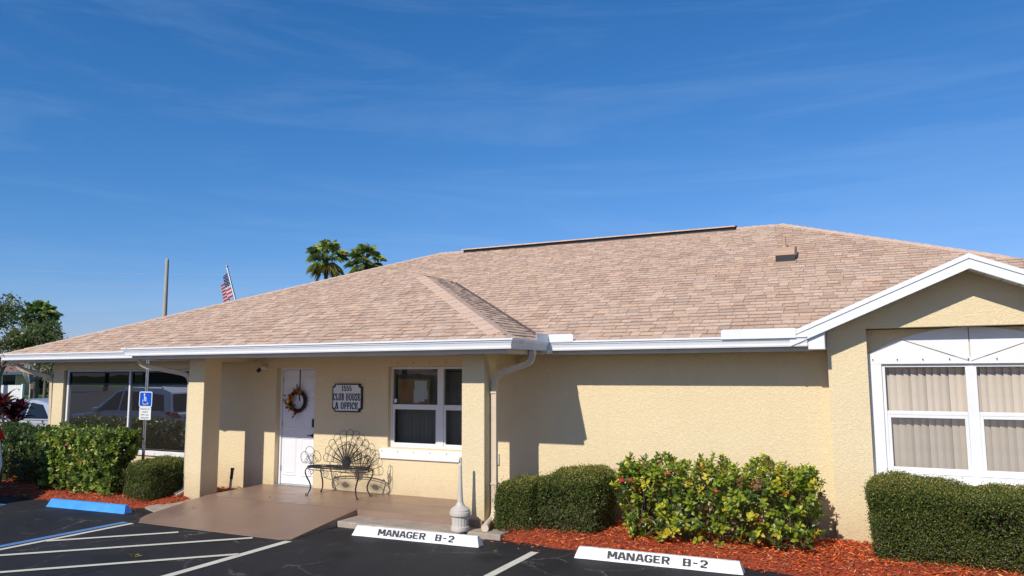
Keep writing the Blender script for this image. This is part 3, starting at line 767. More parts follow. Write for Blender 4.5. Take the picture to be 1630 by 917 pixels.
b.build('strap', M['trim'], ds)
strap_tube([(-10.96, 8.42, 2.36), (-10.96, 8.44, 2.30), (-10.955, 8.47, 2.25), (-10.92, 8.52, 2.21), (-10.86, 8.57, 2.19), (-10.45, 8.86, 2.09), (-10.37, 8.90, 2.05), (-10.33, 8.92, 1.98), (-10.325, 8.93, 1.9), (-10.325, 8.93, .25), (-10.34, 8.9, .17), (-10.36, 8.75, .12)], house)
strap_tube([(-16.2, 9.55, 2.34), (-16.2, 9.58, 2.28), (-16.18, 9.62, 2.22), (-16.12, 9.68, 2.17), (-15.86, 9.96, 2.06), (-15.79, 10.02, 2.02), (-15.76, 10.06, 1.95), (-15.76, 10.1, .3)], house, w=.085)
b = MB(); b.tube([(-4.70, 9.02, .16), (-4.66, 8.80, .13), (-4.62, 8.66, .115)], .045, 12, cap=False); b.tube([(-4.62, 8.665, .115), (-4.615, 8.64, .112)], .05, 12); tag(b.build('drain_elbow', M['trim'], None, smooth=True, loc=(-4.65, 8.8, .1)), 'cream drain pipe elbow on the mulch at the foot of the right porch pillar', 'drain pipe')

# ------------------------------------------------------------------ door
door = MB(); dy = YW+.13
door.box(DX0+.045, DX1-.04, dy, dy+.045, .185, 2.135)
dr = door.build('door', M['door'], house, bevel=.002)
b = MB(); b.box(DX0, DX0+.042, dy-.03, dy+.07, .172, 2.175); b.box(DX1-.038, DX1, dy-.03, dy+.07, .172, 2.175); b.box(DX0+.042, DX1-.038, dy-.03, dy+.07, 2.14, 2.175)
b.build('frame', M['vinyl'], dr, bevel=.002)
xm = (DX0+DX1)/2
for (z0, z1) in ((.32, .98), (1.12, 1.66), (1.76, 2.02)):
    for sgn in (-1, 1):
        x0, x1 = (xm-.36, xm-.055) if sgn < 0 else (xm+.055, xm+.36)
        p = MB()
        for (e, y_) in ((0, .006),):
            p.add([(x0, dy-.0005, z0), (x1, dy-.0005, z0), (x1, dy-.0005, z1), (x0, dy-.0005, z1), (x0+.018, dy-.012, z0+.018), (x1-.018, dy-.012, z0+.018), (x1-.018, dy-.012, z1-.018), (x0+.018, dy-.012, z1-.018),
                   (x0+.04, dy-.003, z0+.04), (x1-.04, dy-.003, z0+.04), (x1-.04, dy-.003, z1-.04), (x0+.04, dy-.003, z1-.04), (x0+.06, dy-.010, z0+.06), (x1-.06, dy-.010, z0+.06), (x1-.06, dy-.010, z1-.06), (x0+.06, dy-.010, z1-.06)],
                  [(0, 1, 5, 4), (1, 2, 6, 5), (2, 3, 7, 6), (3, 0, 4, 7), (4, 5, 9, 8), (5, 6, 10, 9), (6, 7, 11, 10), (7, 4, 8, 11), (8, 9, 13, 12), (9, 10, 14, 13), (10, 11, 15, 14), (11, 8, 12, 15), (12, 13, 14, 15)])
        p.build('door_panel', M['door'], dr)
b = MB(); b.tube([(xm+.33, dy-.001, 1.02), (xm+.33, dy-.05, 1.02)], .028, 12); b.tube([(xm+.335, dy-.05, 1.02), (xm+.30, dy-.052, 1.02), (xm+.22, dy-.05, 1.017)], [.012, .011, .008], 8); b.build('handle', M['bronze'], dr, smooth=True)
b = MB(); b.box(xm+.295, xm+.37, dy-.035, dy-.001, 1.16, 1.30); b.tube([(xm+.333, dy-.03, 1.20), (xm+.333, dy-.05, 1.20)], .022, 12); b.build('keypad_lock', M['bronze'], dr, bevel=.006)
b = MB()
for z in (.4, 1.15, 1.92): b.tube([(DX0+.045, dy-.008, z), (DX0+.045, dy-.008, z+.09)], .008, 6)
b.build('hinge', M['steel'], dr)
b = MB(); b.box(DX0, DX1, YW-.0, dy+.05, .165, .182); b.build('threshold', M['steel'], dr)

# wreath
wc = Vector((xm-.015, dy-.05, 1.60))
wr = thing('wreath', 'autumn wreath of dark twigs and orange leaves hanging on the white door', 'wreath', wc)
ring = MB(); ang = [2*PI*i/36 for i in range(36)]
for k in range(9):
    ph = k*.7; rr = .165+.012*math.cos(k*2.1); ring.tube([(wc.x+(rr+.014*math.cos(3*a+ph))*math.cos(a), wc.y+.016*math.sin(3*a+ph), wc.z+(rr+.014*math.cos(3*a+ph))*math.sin(a)) for a in ang], .012, 6, closed=True)
ring.build('ring', M['vinetwig'], wr, smooth=True)
b = MB(); b.box(wc.x-.012, wc.x+.012, dy-.004, dy-.001, 1.60, 2.137); b.box(wc.x-.012, wc.x+.012, dy-.03, dy-.001, 1.755, 1.762); b.build('hanger', M['black'], wr)
def flake(c, nrm, L_, col, name='leaf', lobes=5, mat='leaffall', parent=wr):
    b = MB(); nrm = Vector(nrm).normalized(); u_ = nrm.orthogonal().normalized(); a0 = random.uniform(0, 6.28); w_ = nrm.cross(u_); pts = []
    for i in range(lobes*2):
        a = a0+PI*i/lobes; r_ = L_*(1 if i % 2 == 0 else .42)*random.uniform(.85, 1.1); pts.append(Vector(c)+(u_*math.cos(a)+w_*math.sin(a))*r_+nrm*random.uniform(-.008, .012))
    cc = Vector(c)+nrm*.012; m = len(pts)
    b.add(pts+[cc], [(i, (i+1) % m, m) for i in range(m)], col); return b.build(name, M[mat], parent)
for i in range(64):
    a = random.choice([random.uniform(R(150), R(270))]*3+[random.uniform(R(62), R(150))]); r_ = .165+random.gauss(.012, .04)
    if i > 52: a = random.uniform(R(55), R(80))
    c_ = (wc.x+r_*math.cos(a), wc.y-.035-random.random()*.03, wc.z+r_*math.sin(a))
    col = random.choice([(.50, .09, .015), (.62, .20, .02), (.34, .04, .012), (.16, .13, .03), (.10, .12, .03), (.55, .14, .03), (.13, .02, .03)]); 
    flake(c_, (random.gauss(0, .5), -1, random.gauss(0, .5)), random.uniform(.022, .05), col)
b = MB()
for i in range(12):
    a = random.uniform(R(150), R(265)); p0 = Vector((wc.x+.17*math.cos(a), wc.y-.03, wc.z+.17*math.sin(a))); d_ = Vector((math.cos(a), -.2, math.sin(a)-.2)); b.tube([p0, p0+d_*random.uniform(.06, .11)], [.002, .001], 4)
b.build('twigs', M['twig'], wr)
fc = (wc.x-.150, wc.y-.085, wc.z-.005)
b = MB()
for i in range(14):
    a = 2*PI*i/14; d_ = Vector((math.cos(a), 0, math.sin(a))); s_ = Vector((-math.sin(a), 0, math.cos(a))); c_ = Vector(fc); b.add([c_+d_*.012, c_+d_*.03+s_*.008, c_+d_*.042+Vector((0, .004, 0)), c_+d_*.03-s_*.008], [(0, 1, 2, 3)], (.75, .42, .03))
b.sphere(fc, .014, 10, 6, (1, .6, 1)); b.build('sunflower', M['leaffall'], wr)

# ------------------------------------------------------------------ windows
def ring_frame(b, x0, x1, z0, z1, y0, y1, t):
    b.box(x0, x0+t, y0, y1, z0, z1); b.box(x1-t, x1, y0, y1, z0, z1); b.box(x0+t, x1-t, y0, y1, z0, z0+t); b.box(x0+t, x1-t, y0, y1, z1-t, z1)
def single_hung(w, x0, x1, z0, z1, zr, y, gl_up, gl_lo, ft=.035):
    """upper fixed light, lower sash set forward"""
    b = MB(); b.box(x0, x1, y-.012, y+.03, zr-.022, zr+.022); b.build('meeting_rail', M['vinyl'], w, bevel=.003)
    b = MB(); ring_frame(b, x0, x1, z0, zr-.022, y-.008, y+.02, ft); s = b.build('sash', M['vinyl'], w, bevel=.003)
    b = MB(); b.box(x0+ft, x1-ft, y+.004, y+.008, z0+ft, zr-.022-ft); b.build('pane', gl_lo, s)
    b = MB(); b.box(x0, x1, y+.022, y+.026, zr+.022, z1); b.build('pane', gl_up, w)
# office window
wy = YW+.085
ow = MB(); ring_frame(ow, WX0, WX1, .90, 2.172, wy-.015, wy+.05, .035)
xm2 = (WX0+WX1)/2; ow.box(xm2-.055, xm2+.055, wy-.02, wy+.05, .935, 2.137)
w1 = ow.build('window', M['vinyl'], house, bevel=.002)
single_hung(w1, WX0+.036, xm2-.056, .936, 2.136, 1.555, wy, M['glass_dark'], M['glass_dark']); single_hung(w1, xm2+.056, WX1-.036, .936, 2.136, 1.555, wy, M['glass_dark'], M['glass_dark'])
b = MB(); b.box(WX0-.13, WX1+.13, YW-.035, YW-.001, .725, .885); sl = b.build('sill', M['white'], w1, bevel=.004)
b = MB(); b.box(WX0, WX1, YW-.01, wy-.0151, .886, .897); b.build('sill_ledge', M['stucco'], w1)
b = MB()
for i in range(7): b.tube([(WX0-.08+i*.30, YW-.0352, .842), (WX0-.08+i*.30, YW-.040, .842)], .009, 8)
b.build('screw', M['steel'], sl)
b = MB()
for i in range(6): b.tube([(WX0+.18+i*.30, YW+.001, 2.235), (WX0+.18+i*.30, YW-.007, 2.235)], .009, 8)
b.build('shutter_bolts', M['bronze'], house)
# dark blinds: overlapping slats
def blinds(x0, x1, z0, z1, y, mat, w, ang, parent, top=True, pitch=.078, skip=None):
    proto = {}
    i = 0; x = x0
    while x < x1:
        for v_ in range(3):
            if v_ in proto: continue
            a_ = ang+(-.12, 0, .14)[v_]; d_ = Vector((math.cos(a_), math.sin(a_), 0))*w/2; nn = Vector((-math.sin(a_), math.cos(a_), 0)); m = MB()
            pts = [(-d_)+nn*0, nn*-.005, d_]; H_ = z1-z0
            m.add([pts[0], pts[1], pts[2]]+[p_+Vector((0, 0, H_)) for p_ in pts]+[p_+nn*.0015 for p_ in pts]+[p_+nn*.0015+Vector((0, 0, H_)) for p_ in pts],
                  [(0, 1, 4, 3), (1, 2, 5, 4), (7, 6, 9, 10), (8, 7, 10, 11), (0, 3, 9, 6), (2, 8, 11, 5), (0, 6, 7, 1), (1, 7, 8, 2)])
            proto[v_] = m.mesh('blind_slat', mat)
        if not (skip and skip[0] < x < skip[1]):
            o_ = bpy.data.objects.new('blind_slat', proto[random.randrange(3)]); C.objects.link(o_); o_.parent = parent; o_.location = Vector((x, y, z0))-wl(parent)
        x += pitch*random.uniform(.93, 1.05); i += 1
    if top: q = MB(); q.box(x0-.03, x1+.03, y-.02, y+.03, z1, z1+.045); q.build('blind_rail', mat, parent)
bl = MB(); bl.box(WX0+.04, WX1-.04, wy+.17, wy+.20, 2.10, 2.135); blp = bl.build('blinds', M['blind_dark'], w1)
blinds(WX0+.05, WX1-.03, .96, 2.09, wy+.185, M['blind_dark'], .088, .35, blp, False)
# room behind
def room(x0, x1, y0, y1, z0, z1, mat, parent, name='room'):
    b = MB(); b.face([(x0, y1, z0), (x1, y1, z0), (x1, y1, z1), (x0, y1, z1)]); b.face([(x0, y0, z0), (x0, y1, z0), (x0, y1, z1), (x0, y0, z1)]); b.face([(x1, y0, z0), (x1, y0, z1), (x1, y1, z1), (x1, y1, z0)])
    b.face([(x0, y0, z0), (x1, y0, z0), (x1, y1, z0), (x0, y1, z0)]); b.face([(x0, y0, z1), (x0, y1, z1), (x1, y1, z1), (x1, y0, z1)]); return b.build(name, mat, parent)
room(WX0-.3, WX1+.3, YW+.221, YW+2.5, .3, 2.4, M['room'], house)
cbd = thing('cork_board', 'cork notice board with white papers behind the upper left office window pane', 'notice board', (-6.7, wy+.06, 1.6))
b = MB(); b.box(-7.02, -6.45, wy+.058, wy+.066, 1.585, 1.965); b.build('board', M['cork'], cbd)
b = MB(); ring_frame(b, -7.035, -6.435, 1.58, 1.98, wy+.05, wy+.068, .016); b.build('frame', M['wood'], cbd)
for (x0, x1, z0, z1) in ((-6.72, -6.60, 1.80, 1.955), (-6.60, -6.49, 1.80, 1.95), (-6.735, -6.63, 1.60, 1.80), (-6.66, -6.53, 1.62, 1.84), (-6.55, -6.47, 1.66, 1.80)):
    b = MB(); yy_ = wy+.0565-random.uniform(0, .003); b.box(x0, x1, yy_-.0006, yy_, z0, z1); b.build('paper', M['paper'], cbd)
b = MB(); b.box(-7.075, -7.02, wy-.006, wy+.018, 1.60, 1.665); tag(b.build('door_bell_sticker', M['signwhite'], None, bevel=.01, loc=(-7.05, wy, 1.63)), 'small white square sticker in the lower left corner of the office window', 'sticker')

# left sun-screened window bank
ly = YW+.08
b = MB(); b.box(LX0+.05, LX0+.10, ly-.03, ly+.03, .62, 2.155); b.box(-13.395, -13.355, ly-.03, ly+.03, .64, 2.155); b.box(LX1-.06, LX1, ly-.03, ly+.03, .64, 2.155); b.box(LX0+.1, -13.40, ly-.03, ly+.03, 2.13, 2.155); b.box(-13.34, LX1-.06, ly-.03, ly+.03, 2.13, 2.155)
w2 = b.build('window', M['vinyl'], house); w2['label'] = 'wide dark screened window bank'
b = MB(); b.box(LX0, LX1, YW-.04, YW+.12, .53, .62); b.build('sill', M['white'], w2, bevel=.004)
b = MB()
for (x0, x1) in ((LX0+.1, -13.41), (-13.33, LX1-.06)):
    ring_frame(b, x0+.001, x1-.001, 1.86, 2.129, ly-.02, ly+.02, .03)
b.build('transom_frame', M['black'], w2)
for (x0, x1) in ((LX0+.1, -13.41), (-13.33, LX1-.06)):
    q = MB(); q.box(x0, x1, ly, ly+.004, .625, 1.86); q.build('pane', M['tint'], w2); q = MB(); q.box(x0+.03, x1-.03, ly, ly+.004, 1.89, 2.10); q.build('transom_pane', M['tint_black'], w2)
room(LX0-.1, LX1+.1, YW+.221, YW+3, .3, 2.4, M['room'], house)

# arched bay window
ay = GY+.20   # face of arch board
b = MB(); xc = .935; hw = 1.053; z0_, z1_ = 2.275, 2.578
def arcz(x): 
    Rr = ((hw**2)+(z1_-z0_)**2)/(2*(z1_-z0_)); return z1_-Rr+math.sqrt(max(0, Rr*Rr-(x-xc)**2))
xs_ = [xc-hw+2*hw*i/28 for i in range(29)]
op0, op1, oz = .023, 1.847, 2.16
casing = MB()
casing.prism([(xc-hw, ay, .84), (op0, ay, .84), (op0, ay, 2.158), (xc-hw, ay, 2.158)], (0, .03, 0))
cs = casing.build('window', M['white'], house, bevel=.003); casing = MB()
casing.prism([(op1, ay, .84), (xc+hw, ay, .84), (xc+hw, ay, 2.158), (op1, ay, 2.158)], (0, .03, 0))
casing.build('casing', M['white'], cs, bevel=.003); cs['label'] = 'large white arched window'
# arch boards: five radial boards with joints
fan = (xc, 2.18)
def board(xa, xb, fana=None, fanb=None):
    pts = [(x, ay, arcz(x)) for x in xs_ if xa < x < xb]; pts = [(xa, ay, arcz(xa))]+pts+[(xb, ay, arcz(xb))]
    return pts
xj = .70
g_ = .005
# left long board
b = MB(); L1 = [(x, ay, arcz(x)) for x in [xc-hw]+[x for x in xs_ if xc-hw < x < xc-xj]+[xc-xj]]
b.prism([(xc-hw, ay, oz+.0), (op1+.19, ay, oz+.0) if False else (xc-.02, ay, oz), (xc-.02, ay, 2.185)]+[(xc-xj-g_, ay, arcz(xc-xj-g_))]+L1[::-1][1:], (0, .028, 0)); b.build('arch_board', M['white'], cs, bevel=.002)
b = MB(); b.prism([(xc+.02, ay, 2.185), (xc+.02, ay, oz), (xc+hw, ay, oz)]+[(2*xc-p[0], p[1], p[2]) for p in L1][:-1]+[(xc+xj+g_, ay, arcz(xc+xj+g_))], (0, .028, 0)); b.build('arch_board', M['white'], cs, bevel=.002)
top = [(x, ay, arcz(x)) for x in [xc-xj+g_]+[x for x in xs_ if xc-xj+g_ < x < xc-g_]+[xc-g_]]
b = MB(); b.prism([(xc-g_, ay, 2.192)]+top[::-1], (0, .028, 0)); b.build('arch_board', M['white'], cs, bevel=.002)
b = MB(); b.prism([(xc+g_, ay, 2.192)]+[(2*xc-p[0], p[1], p[2]) for p in top][::-1], (0, .028, 0)); b.build('arch_board', M['white'], cs, bevel=.002)
b = MB(); b.box(xc-.019, xc+.019, ay+.004, ay+.03, oz, 2.19); b.box(xc-.9, xc+.9, ay+.02, ay+.032, oz+.01, 2.24); b.build('arch_backing', M['white'], cs)
b = MB()
for x in (-.065, .195, .46, .73, .915, 1.19, 1.46, 1.73): b.tube([(x, ay-.0005, 2.213), (x, ay-.009, 2.213)], .007, 8)
for x in (-.065, .195, .46, .73, .915, 1.19, 1.46, 1.73): b.tube([(x+.002, ay-.009, 2.213), (x+.002, ay-.014, 2.200)], .004, 6)
b.build('shutter_bolts', M['bronze'], cs)
by = GY+.25
b = MB(); ring_frame(b, op0, op1, .895, 2.158, by-.012, by+.04, .035); b.box(.880, .990, by-.012, by+.04, .93, 2.123); fr = b.build('frame', M['vinyl'], cs, bevel=.002)
single_hung(fr, .059, .879, .931, 2.122, 1.590, by, M['glass'], M['screen_glass']); single_hung(fr, .991, 1.811, .931, 2.122, 1.590, by, M['glass'], M['screen_glass'])
b = MB(); b.box(-.12, 1.99, GY+.1, by-.013, .80, .892); b.build('sill', M['white'], cs)
b = MB(); b.box(.03, 1.84, by+.09, by+.15, 2.125, 2.15); bl2 = b.build('blinds', M['blind'], cs)
blinds(.06, 1.84, .93, 2.12, by+.12, M['blind'], .089, .38, bl2, False, pitch=.079)
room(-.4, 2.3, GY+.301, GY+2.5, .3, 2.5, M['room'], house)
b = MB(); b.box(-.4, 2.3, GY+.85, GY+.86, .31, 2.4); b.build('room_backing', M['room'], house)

# expansion joint where bay meets main wall, wall camera etc.
fl = thing('security_light', 'small white security camera with black lens left of the door top', 'security camera', (-9.79, YW-.06, 2.13))
b = MB(); b.box(-9.80, -9.70, YW-.11, YW-.001, 2.14, 2.20); b.build('body', M['white'], fl, bevel=.01)
b = MB(); b.tube([(-9.80, YW-.10, 2.15), (-9.80, YW-.15, 2.115)], .034, 14); b.build('lens', M['plastic'], fl, smooth=True)
b = MB(); b.box(-9.86, -9.81, YW-.09, YW-.02, 2.15, 2.19); b.build('mount', M['trim'], fl, bevel=.008)

# ------------------------------------------------------------------ name sign
SX0, SX1, SZ0, SZ1 = -8.235, -7.63, 1.440, 1.905
sg = thing('name_sign', 'white sign board with black border reading 1555 club house and office', 'sign', ((SX0+SX1)/2, YW-.02, 1.67))
def notched(x0, x1, z0, z1, r, y):
    pts = []
    for (cx_, cz_, a0) in ((x0, z0, 90), (x1, z0, 180), (x1, z1, 270), (x0, z1, 0)):
        for k in range(6):
            a = R(a0-k*18); pts.append((cx_+r*math.cos(a), y, cz_+r*math.sin(a)))
    return pts
b = MB(); b.prism(notched(SX0, SX1, SZ0, SZ1, .05, YW-.035), (0, .034, 0)); b.build('board', M['black'], sg)
b = MB(); b.prism(notched(SX0+.022, SX1-.022, SZ0+.022, SZ1-.022, .052, YW-.038), (0, .003, 0)); b.build('face', M['signwhite'], sg)
def arc(cx_, cz_, rx, rz, a0, a1, n=9): return [(cx_+rx*math.cos(R(a0+(a1-a0)*i/n)), cz_+rz*math.sin(R(a0+(a1-a0)*i/n))) for i in range(n+1)]
def ser(x, z, w=.13): return [(x-w, z), (x+w, z)]
SER = {
 'C': (.66, [arc(.36, .5, .30, .47, 40, 320, 16), [(.60, .62), (.60, .88)]]),
 'L': (.58, [[(.17, .02), (.17, .98)], ser(.17, .98), [(.05, .03), (.55, .03)], [(.55, .03), (.55, .26)]]),
 'U': (.72, [[(.17, .98), (.17, .3)]+arc(.37, .27, .20, .24, 180, 360, 9)+[(.57, .3), (.57, .98)], ser(.17, .98), ser(.57, .98)]),
 'B': (.66, [[(.17, .02), (.17, .98)], [(.05, .97), (.34, .97)]+arc(.34, .755, .19, .215, 90, -90, 8)+[(.17, .53)], [(.34, .53)]+arc(.34, .28, .23, .25, 90, -90, 8)+[(.05, .03)]]),
 'H': (.76, [[(.17, .02), (.17, .98)], [(.59, .02), (.59, .98)], [(.17, .5), (.59, .5)], ser(.17, .98), ser(.59, .98), ser(.17, .02), ser(.59, .02)]),
 'O': (.72, [arc(.36, .5, .28, .47, 0, 360, 20)]),
 'S': (.60, [arc(.30, .74, .20, .23, 20, 200, 8)[:]+[(.2, .58), (.42, .44)]+arc(.30, .26, .22, .23, 40, -160, 9), [(.52, .72), (.52, .95)], [(.09, .05), (.09, .28)]]),
 'E': (.62, [[(.17, .02), (.17, .98)], [(.05, .97), (.55, .97)], [(.17, .52), (.42, .52)], [(.05, .03), (.57, .03)], [(.55, .97), (.55, .76)], [(.57, .03), (.57, .26)], [(.42, .42), (.42, .62)]]),
 '&': (.80, [[(.74, .05), (.28, .62)]+arc(.34, .78, .14, .18, 220, -60, 10)+[(.2, .48)]+arc(.28, .26, .22, .24, 120, 300, 9)+[(.62, .45)]]),
 'F': (.58, [[(.17, .02), (.17, .98)], [(.05, .97), (.54, .97)], [(.17, .52), (.42, .52)], [(.54, .97), (.54, .76)], ser(.17, .02), [(.42, .42), (.42, .62)]]),
 'I': (.36, [[(.18, .02), (.18, .98)], ser(.18, .98), ser(.18, .02)]),
 '1': (.42, [[(.22, .02), (.22, .98), (.10, .84)], ser(.22, .02)]),
 '5': (.56, [[(.48, .97), (.14, .97)], [(.14, .97), (.12, .55)], arc(.27, .32, .22, .27, 130, -150, 12)]),
 ' ': (.34, [])}
def strokes(b, polys, map2, thick, thin, y, dirn=(0, -1, 0), dep=.002):
    for pl in polys:
        for i in range(len(pl)-1):
            (x0, z0), (x1, z1) = pl[i], pl[i+1]; dx, dz = x1-x0, z1-z0; l_ = math.hypot(dx, dz)
            if l_ < 1e-6: continue
            t = (thin+(thick-thin)*abs(dz)/l_)/2; ex, ez = dx/l_*t*.35, dz/l_*t*.35; nx, nz = -dz/l_*t, dx/l_*t
            q = [(x0-ex-nx, z0-ez-nz), (x1+ex-nx, z1+ez-nz), (x1+ex+nx, z1+ez+nz), (x0-ex+nx, z0-ez+nz)]
            b.prism([map2(*p) for p in q], dirn if isinstance(dirn, Vector) else Vector(dirn)*dep)
def serif_line(b, text, cx_, zb, h, squash=1.0, thick=.19, thin=.075):
    w_ = sum(SER[c][0]+.12 for c in text)*h*squash; x = cx_-w_/2
    for c in text:
        ww, pl = SER[c]; strokes(b, pl, lambda px, pz, x=x: (x+px*h*squash, YW-.0384, zb+pz*h), thick, thin, 0, dep=.0015); x += (ww+.12)*h*squash
scx = (SX0+SX1)/2
b = MB(); serif_line(b, '1555', scx-.0, 1.784, .086, .95, .22, .10); b.build('lettering', M['black'], sg)
b = MB(); serif_line(b, 'CLUB HOUSE', scx, 1.630, .112, .66, .23, .09); b.build('lettering', M['black'], sg)
b = MB(); serif_line(b, '& OFFICE', scx, 1.490, .106, .78, .23, .09); b.build('lettering', M['black'], sg)

# ------------------------------------------------------------------ wheel stops
STN = {'M': (1.0, [[(0, 0), (0, 1)], [(.95, 0), (.95, 1)], [(.12, .98), (.42, .30)], [(.83, .98), (.53, .30)]]),
 'A': (.85, [[(0, 0), (.30, 1)], [(.80, 0), (.50, 1)], [(.22, .30), (.60, .30)]]),
 'N': (.85, [[(0, 0), (0, 1)], [(.75, 0), (.75, 1)], [(.13, .95), (.62, .05)]]),
 'G': (.80, [[(.70, .80), (.55, .97), (.2, .97), (0, .8), (0, .56)], [(0, .44), (0, .2), (.2, .03), (.55, .03), (.70, .2), (.70, .45), (.42, .45)]]),
 'E': (.75, [[(0, 0), (0, 1)], [(.16, .95), (.65, .95)], [(.16, .5), (.55, .5)], [(.16, .05), (.65, .05)]]),
 'R': (.80, [[(0, 0), (0, 1)], [(.16, .95), (.55, .95), (.68, .82), (.68, .62), (.55, .5), (.16, .5)], [(.38, .42), (.70, 0)]]),
 'B': (.80, [[(.02, 0), (.02, 1)], [(.68, .06), (.68, .44)], [(.68, .56), (.68, .94)], [(.16, .94), (.30, .94)], [(.42, .94), (.62, .94)], [(.16, .5), (.30, .5)], [(.42, .5), (.62, .5)], [(.16, .06), (.30, .06)], [(.42, .06), (.62, .06)]]),
 '-': (.65, [[(.05, .5), (.5, .5)]]),
 '2': (.80, [[(0, .78), (.14, .95), (.5, .95), (.66, .8), (.66, .6), (.36, .36)], [(.24, .26), (.02, .05), (.68, .05)]]), ' ': (1.15, [])}
def wheel_stop(x0, y0, x1, y1, mat, label, text=None, group=None):
    a = Vector((x0, y0, 0)); c = Vector((x1, y1, 0)); d = (c-a).normalized(); nrm = Vector((-d.y, d.x, 0)); Lh = (c-a).length
    t = thing('wheel_stop', label, 'wheel stop', (a+c)/2+nrm*.08, 0, group)
    prof = [(0, .004), (.018, .03), (.052, .112), (.064, .122), (.10, .122), (.112, .112), (.146, .03), (.158, .004)]
    b = MB(); n_ = len(prof); vs = []; kk = 30
    for i in range(kk+1):
        s_ = Lh*i/kk
        for j, (o_, z_) in enumerate(prof):
            sh = 0
            if i in (0, kk): sh = (.045*(z_/.122))*(1 if i == 0 else -1)
            e = Vector((noise.noise(Vector((s_*9, j, x0))), noise.noise(Vector((s_*7, j+5, y0))), noise.noise(Vector((s_*8, j+9, 1)))))*.0022
            vs.append(a+d*(s_+sh)+nrm*o_+Vector((0, 0, z_))+e)
    fs = [(i*n_+j, (i+1)*n_+j, (i+1)*n_+(j+1) % n_, i*n_+(j+1) % n_) for i in range(kk) for j in range(n_)]
    fs += [tuple(range(n_)), tuple(range(kk*n_, (kk+1)*n_))[::-1]]
    b.add(vs, fs); b.build('block', mat, t, bevel=.003)
    if text:
        p0 = Vector((0, 0, .03))+nrm*.018; p1 = Vector((0, 0, .112))+nrm*.052; upv = (p1-p0).normalized(); hh = (p1-p0).length*.88; fn = d.cross(upv)
        if fn.dot(nrm) > 0: fn = -fn
        start, cw = text[1], hh*1.14
        x = start
        b = MB()
        for ch in text[0]:
            if ch == ' ': b.build('stencil_lettering', M['print'], t); b = MB()
            ww, pl = STN[ch]
            strokes(b, pl, lambda px, pz, x=x: a+d*(x+px*cw)+p0+upv*(hh*.06+pz*hh*.92)+fn*.0026, .30, .20, 0, dirn=fn*.0012); x += (ww+.28)*cw
        b.build('stencil_lettering', M['print'], t)
    # rebar pins
    b = MB()
    for s_ in (.28, Lh-.28): b.tube([a+d*s_+nrm*.082+Vector((0, 0, .119)), a+d*s_+nrm*.082+Vector((0, 0, .126))], .012, 8)
    b.build('anchor_pin', M['steel'], t)
wheel_stop(-6.22, 8.00, -4.40, 8.08, M['pwhite'], 'white wheel stop stencilled manager in front of the porch curb and ashtray', ('MANAGER B-2', .40))
wheel_stop(-3.20, 8.11, -1.36, 8.17, M['pwhite'], 'white wheel stop stencilled manager in front of the orange mulch and leafy shrub', ('MANAGER B-2', .40))
wheel_stop(-11.93, 7.64, -10.22, 7.735, M['pblue'], 'bright blue wheel stop in front of the left mulch bed')

# ------------------------------------------------------------------ accessible parking sign
ps = thing('parking_sign', 'blue wheelchair parking sign on a galvanised post before the dark windows', 'sign', (-11.70, 9.2, 0))
b = MB(); px_ = -11.74; pyy = 9.205
prof = [(-.035, 0), (-.018, 0), (-.010, .022), (.010, .022), (.018, 0), (.035, 0), (.035, .004), (.021, .004), (.013, .026), (-.013, .026), (-.021, .004), (-.035, .004)]
b.prism([(px_+p[0], pyy+p[1], 0) for p in prof], (0, 0, 2.45)); b.build('post', M['steel'], ps)
def rrect(x0, x1, z0, z1, r, y):
    pts = []
    for (cx_, cz_, a0) in ((x1-r, z0+r, -90), (x1-r, z1-r, 0), (x0+r, z1-r, 90), (x0+r, z0+r, 180)):
        for k in range(5): a = R(a0+k*22.5); pts.append((cx_+r*math.cos(a), y, cz_+r*math.sin(a)))
    return pts
sx = px_+.0; ya = pyy-.006
b = MB(); b.prism(rrect(sx-.166, sx+.166, 1.495, 1.765, .033, ya), (0, .003, 0)); sp1 = b.build('symbol_plate', M['signwhite'], ps)
b = MB(); b.prism(rrect(sx-.150, sx+.150, 1.511, 1.749, .022, ya-.001), (0, .001, 0)); b.build('blue_field', M['signblue'], ps)
b = MB(); cxp, czp = sx+.0, 1.628; m2 = lambda u_, w_: (cxp+u_*1.1, ya-.0015, czp+w_*1.1)
strokes(b, [arc(-.015, -.035, .048, .048, 150, 395, 16)], m2, .020, .020, 0, dep=.0008)
strokes(b, [[(-.028, .055), (-.020, -.015), (.022, -.015), (.042, -.070), (.062, -.062)], [(-.022, .025), (.016, .022)]], m2, .022, .022, 0, dep=.0008)
b.prism([m2(-.03+.015*math.cos(R(a)), .078+.015*math.sin(R(a))) for a in range(0, 360, 30)], (0, -.0008, 0)); b.build('wheelchair_symbol', M['signwhite'], ps)
b = MB(); b.prism(rrect(sx-.150, sx+.150, 1.270, 1.492, .016, ya), (0, .003, 0)); b.build('text_plate', M['signwhite'], ps)
def textmesh(txt, size, loc, mat, parent, name='lettering', wfac=1.0):
    cu = bpy.data.curves.new('t', 'FONT'); cu.body = txt; cu.size = size; cu.align_x = 'CENTER'; cu.extrude = .0005; cu.space_character = 1.05
    to = bpy.data.objects.new('t', cu); C.objects.link(to); bpy.context.view_layer.update()
    me = bpy.data.meshes.new_from_object(to.evaluated_get(bpy.context.evaluated_depsgraph_get())); bpy.data.objects.remove(to)
    for v_ in me.vertices: x_, y_, z_ = v_.co; v_.co = (x_*wfac, -z_, y_)
    me.materials.clear(); me.materials.append(mat); o_ = bpy.data.objects.new(name, me); C.objects.link(o_); o_.parent = parent; o_.location = Vector(loc)-wl(parent); return o_
M['brown_print'] = plain('dark_brown_print', (.08, .05, .03, 1), .6)
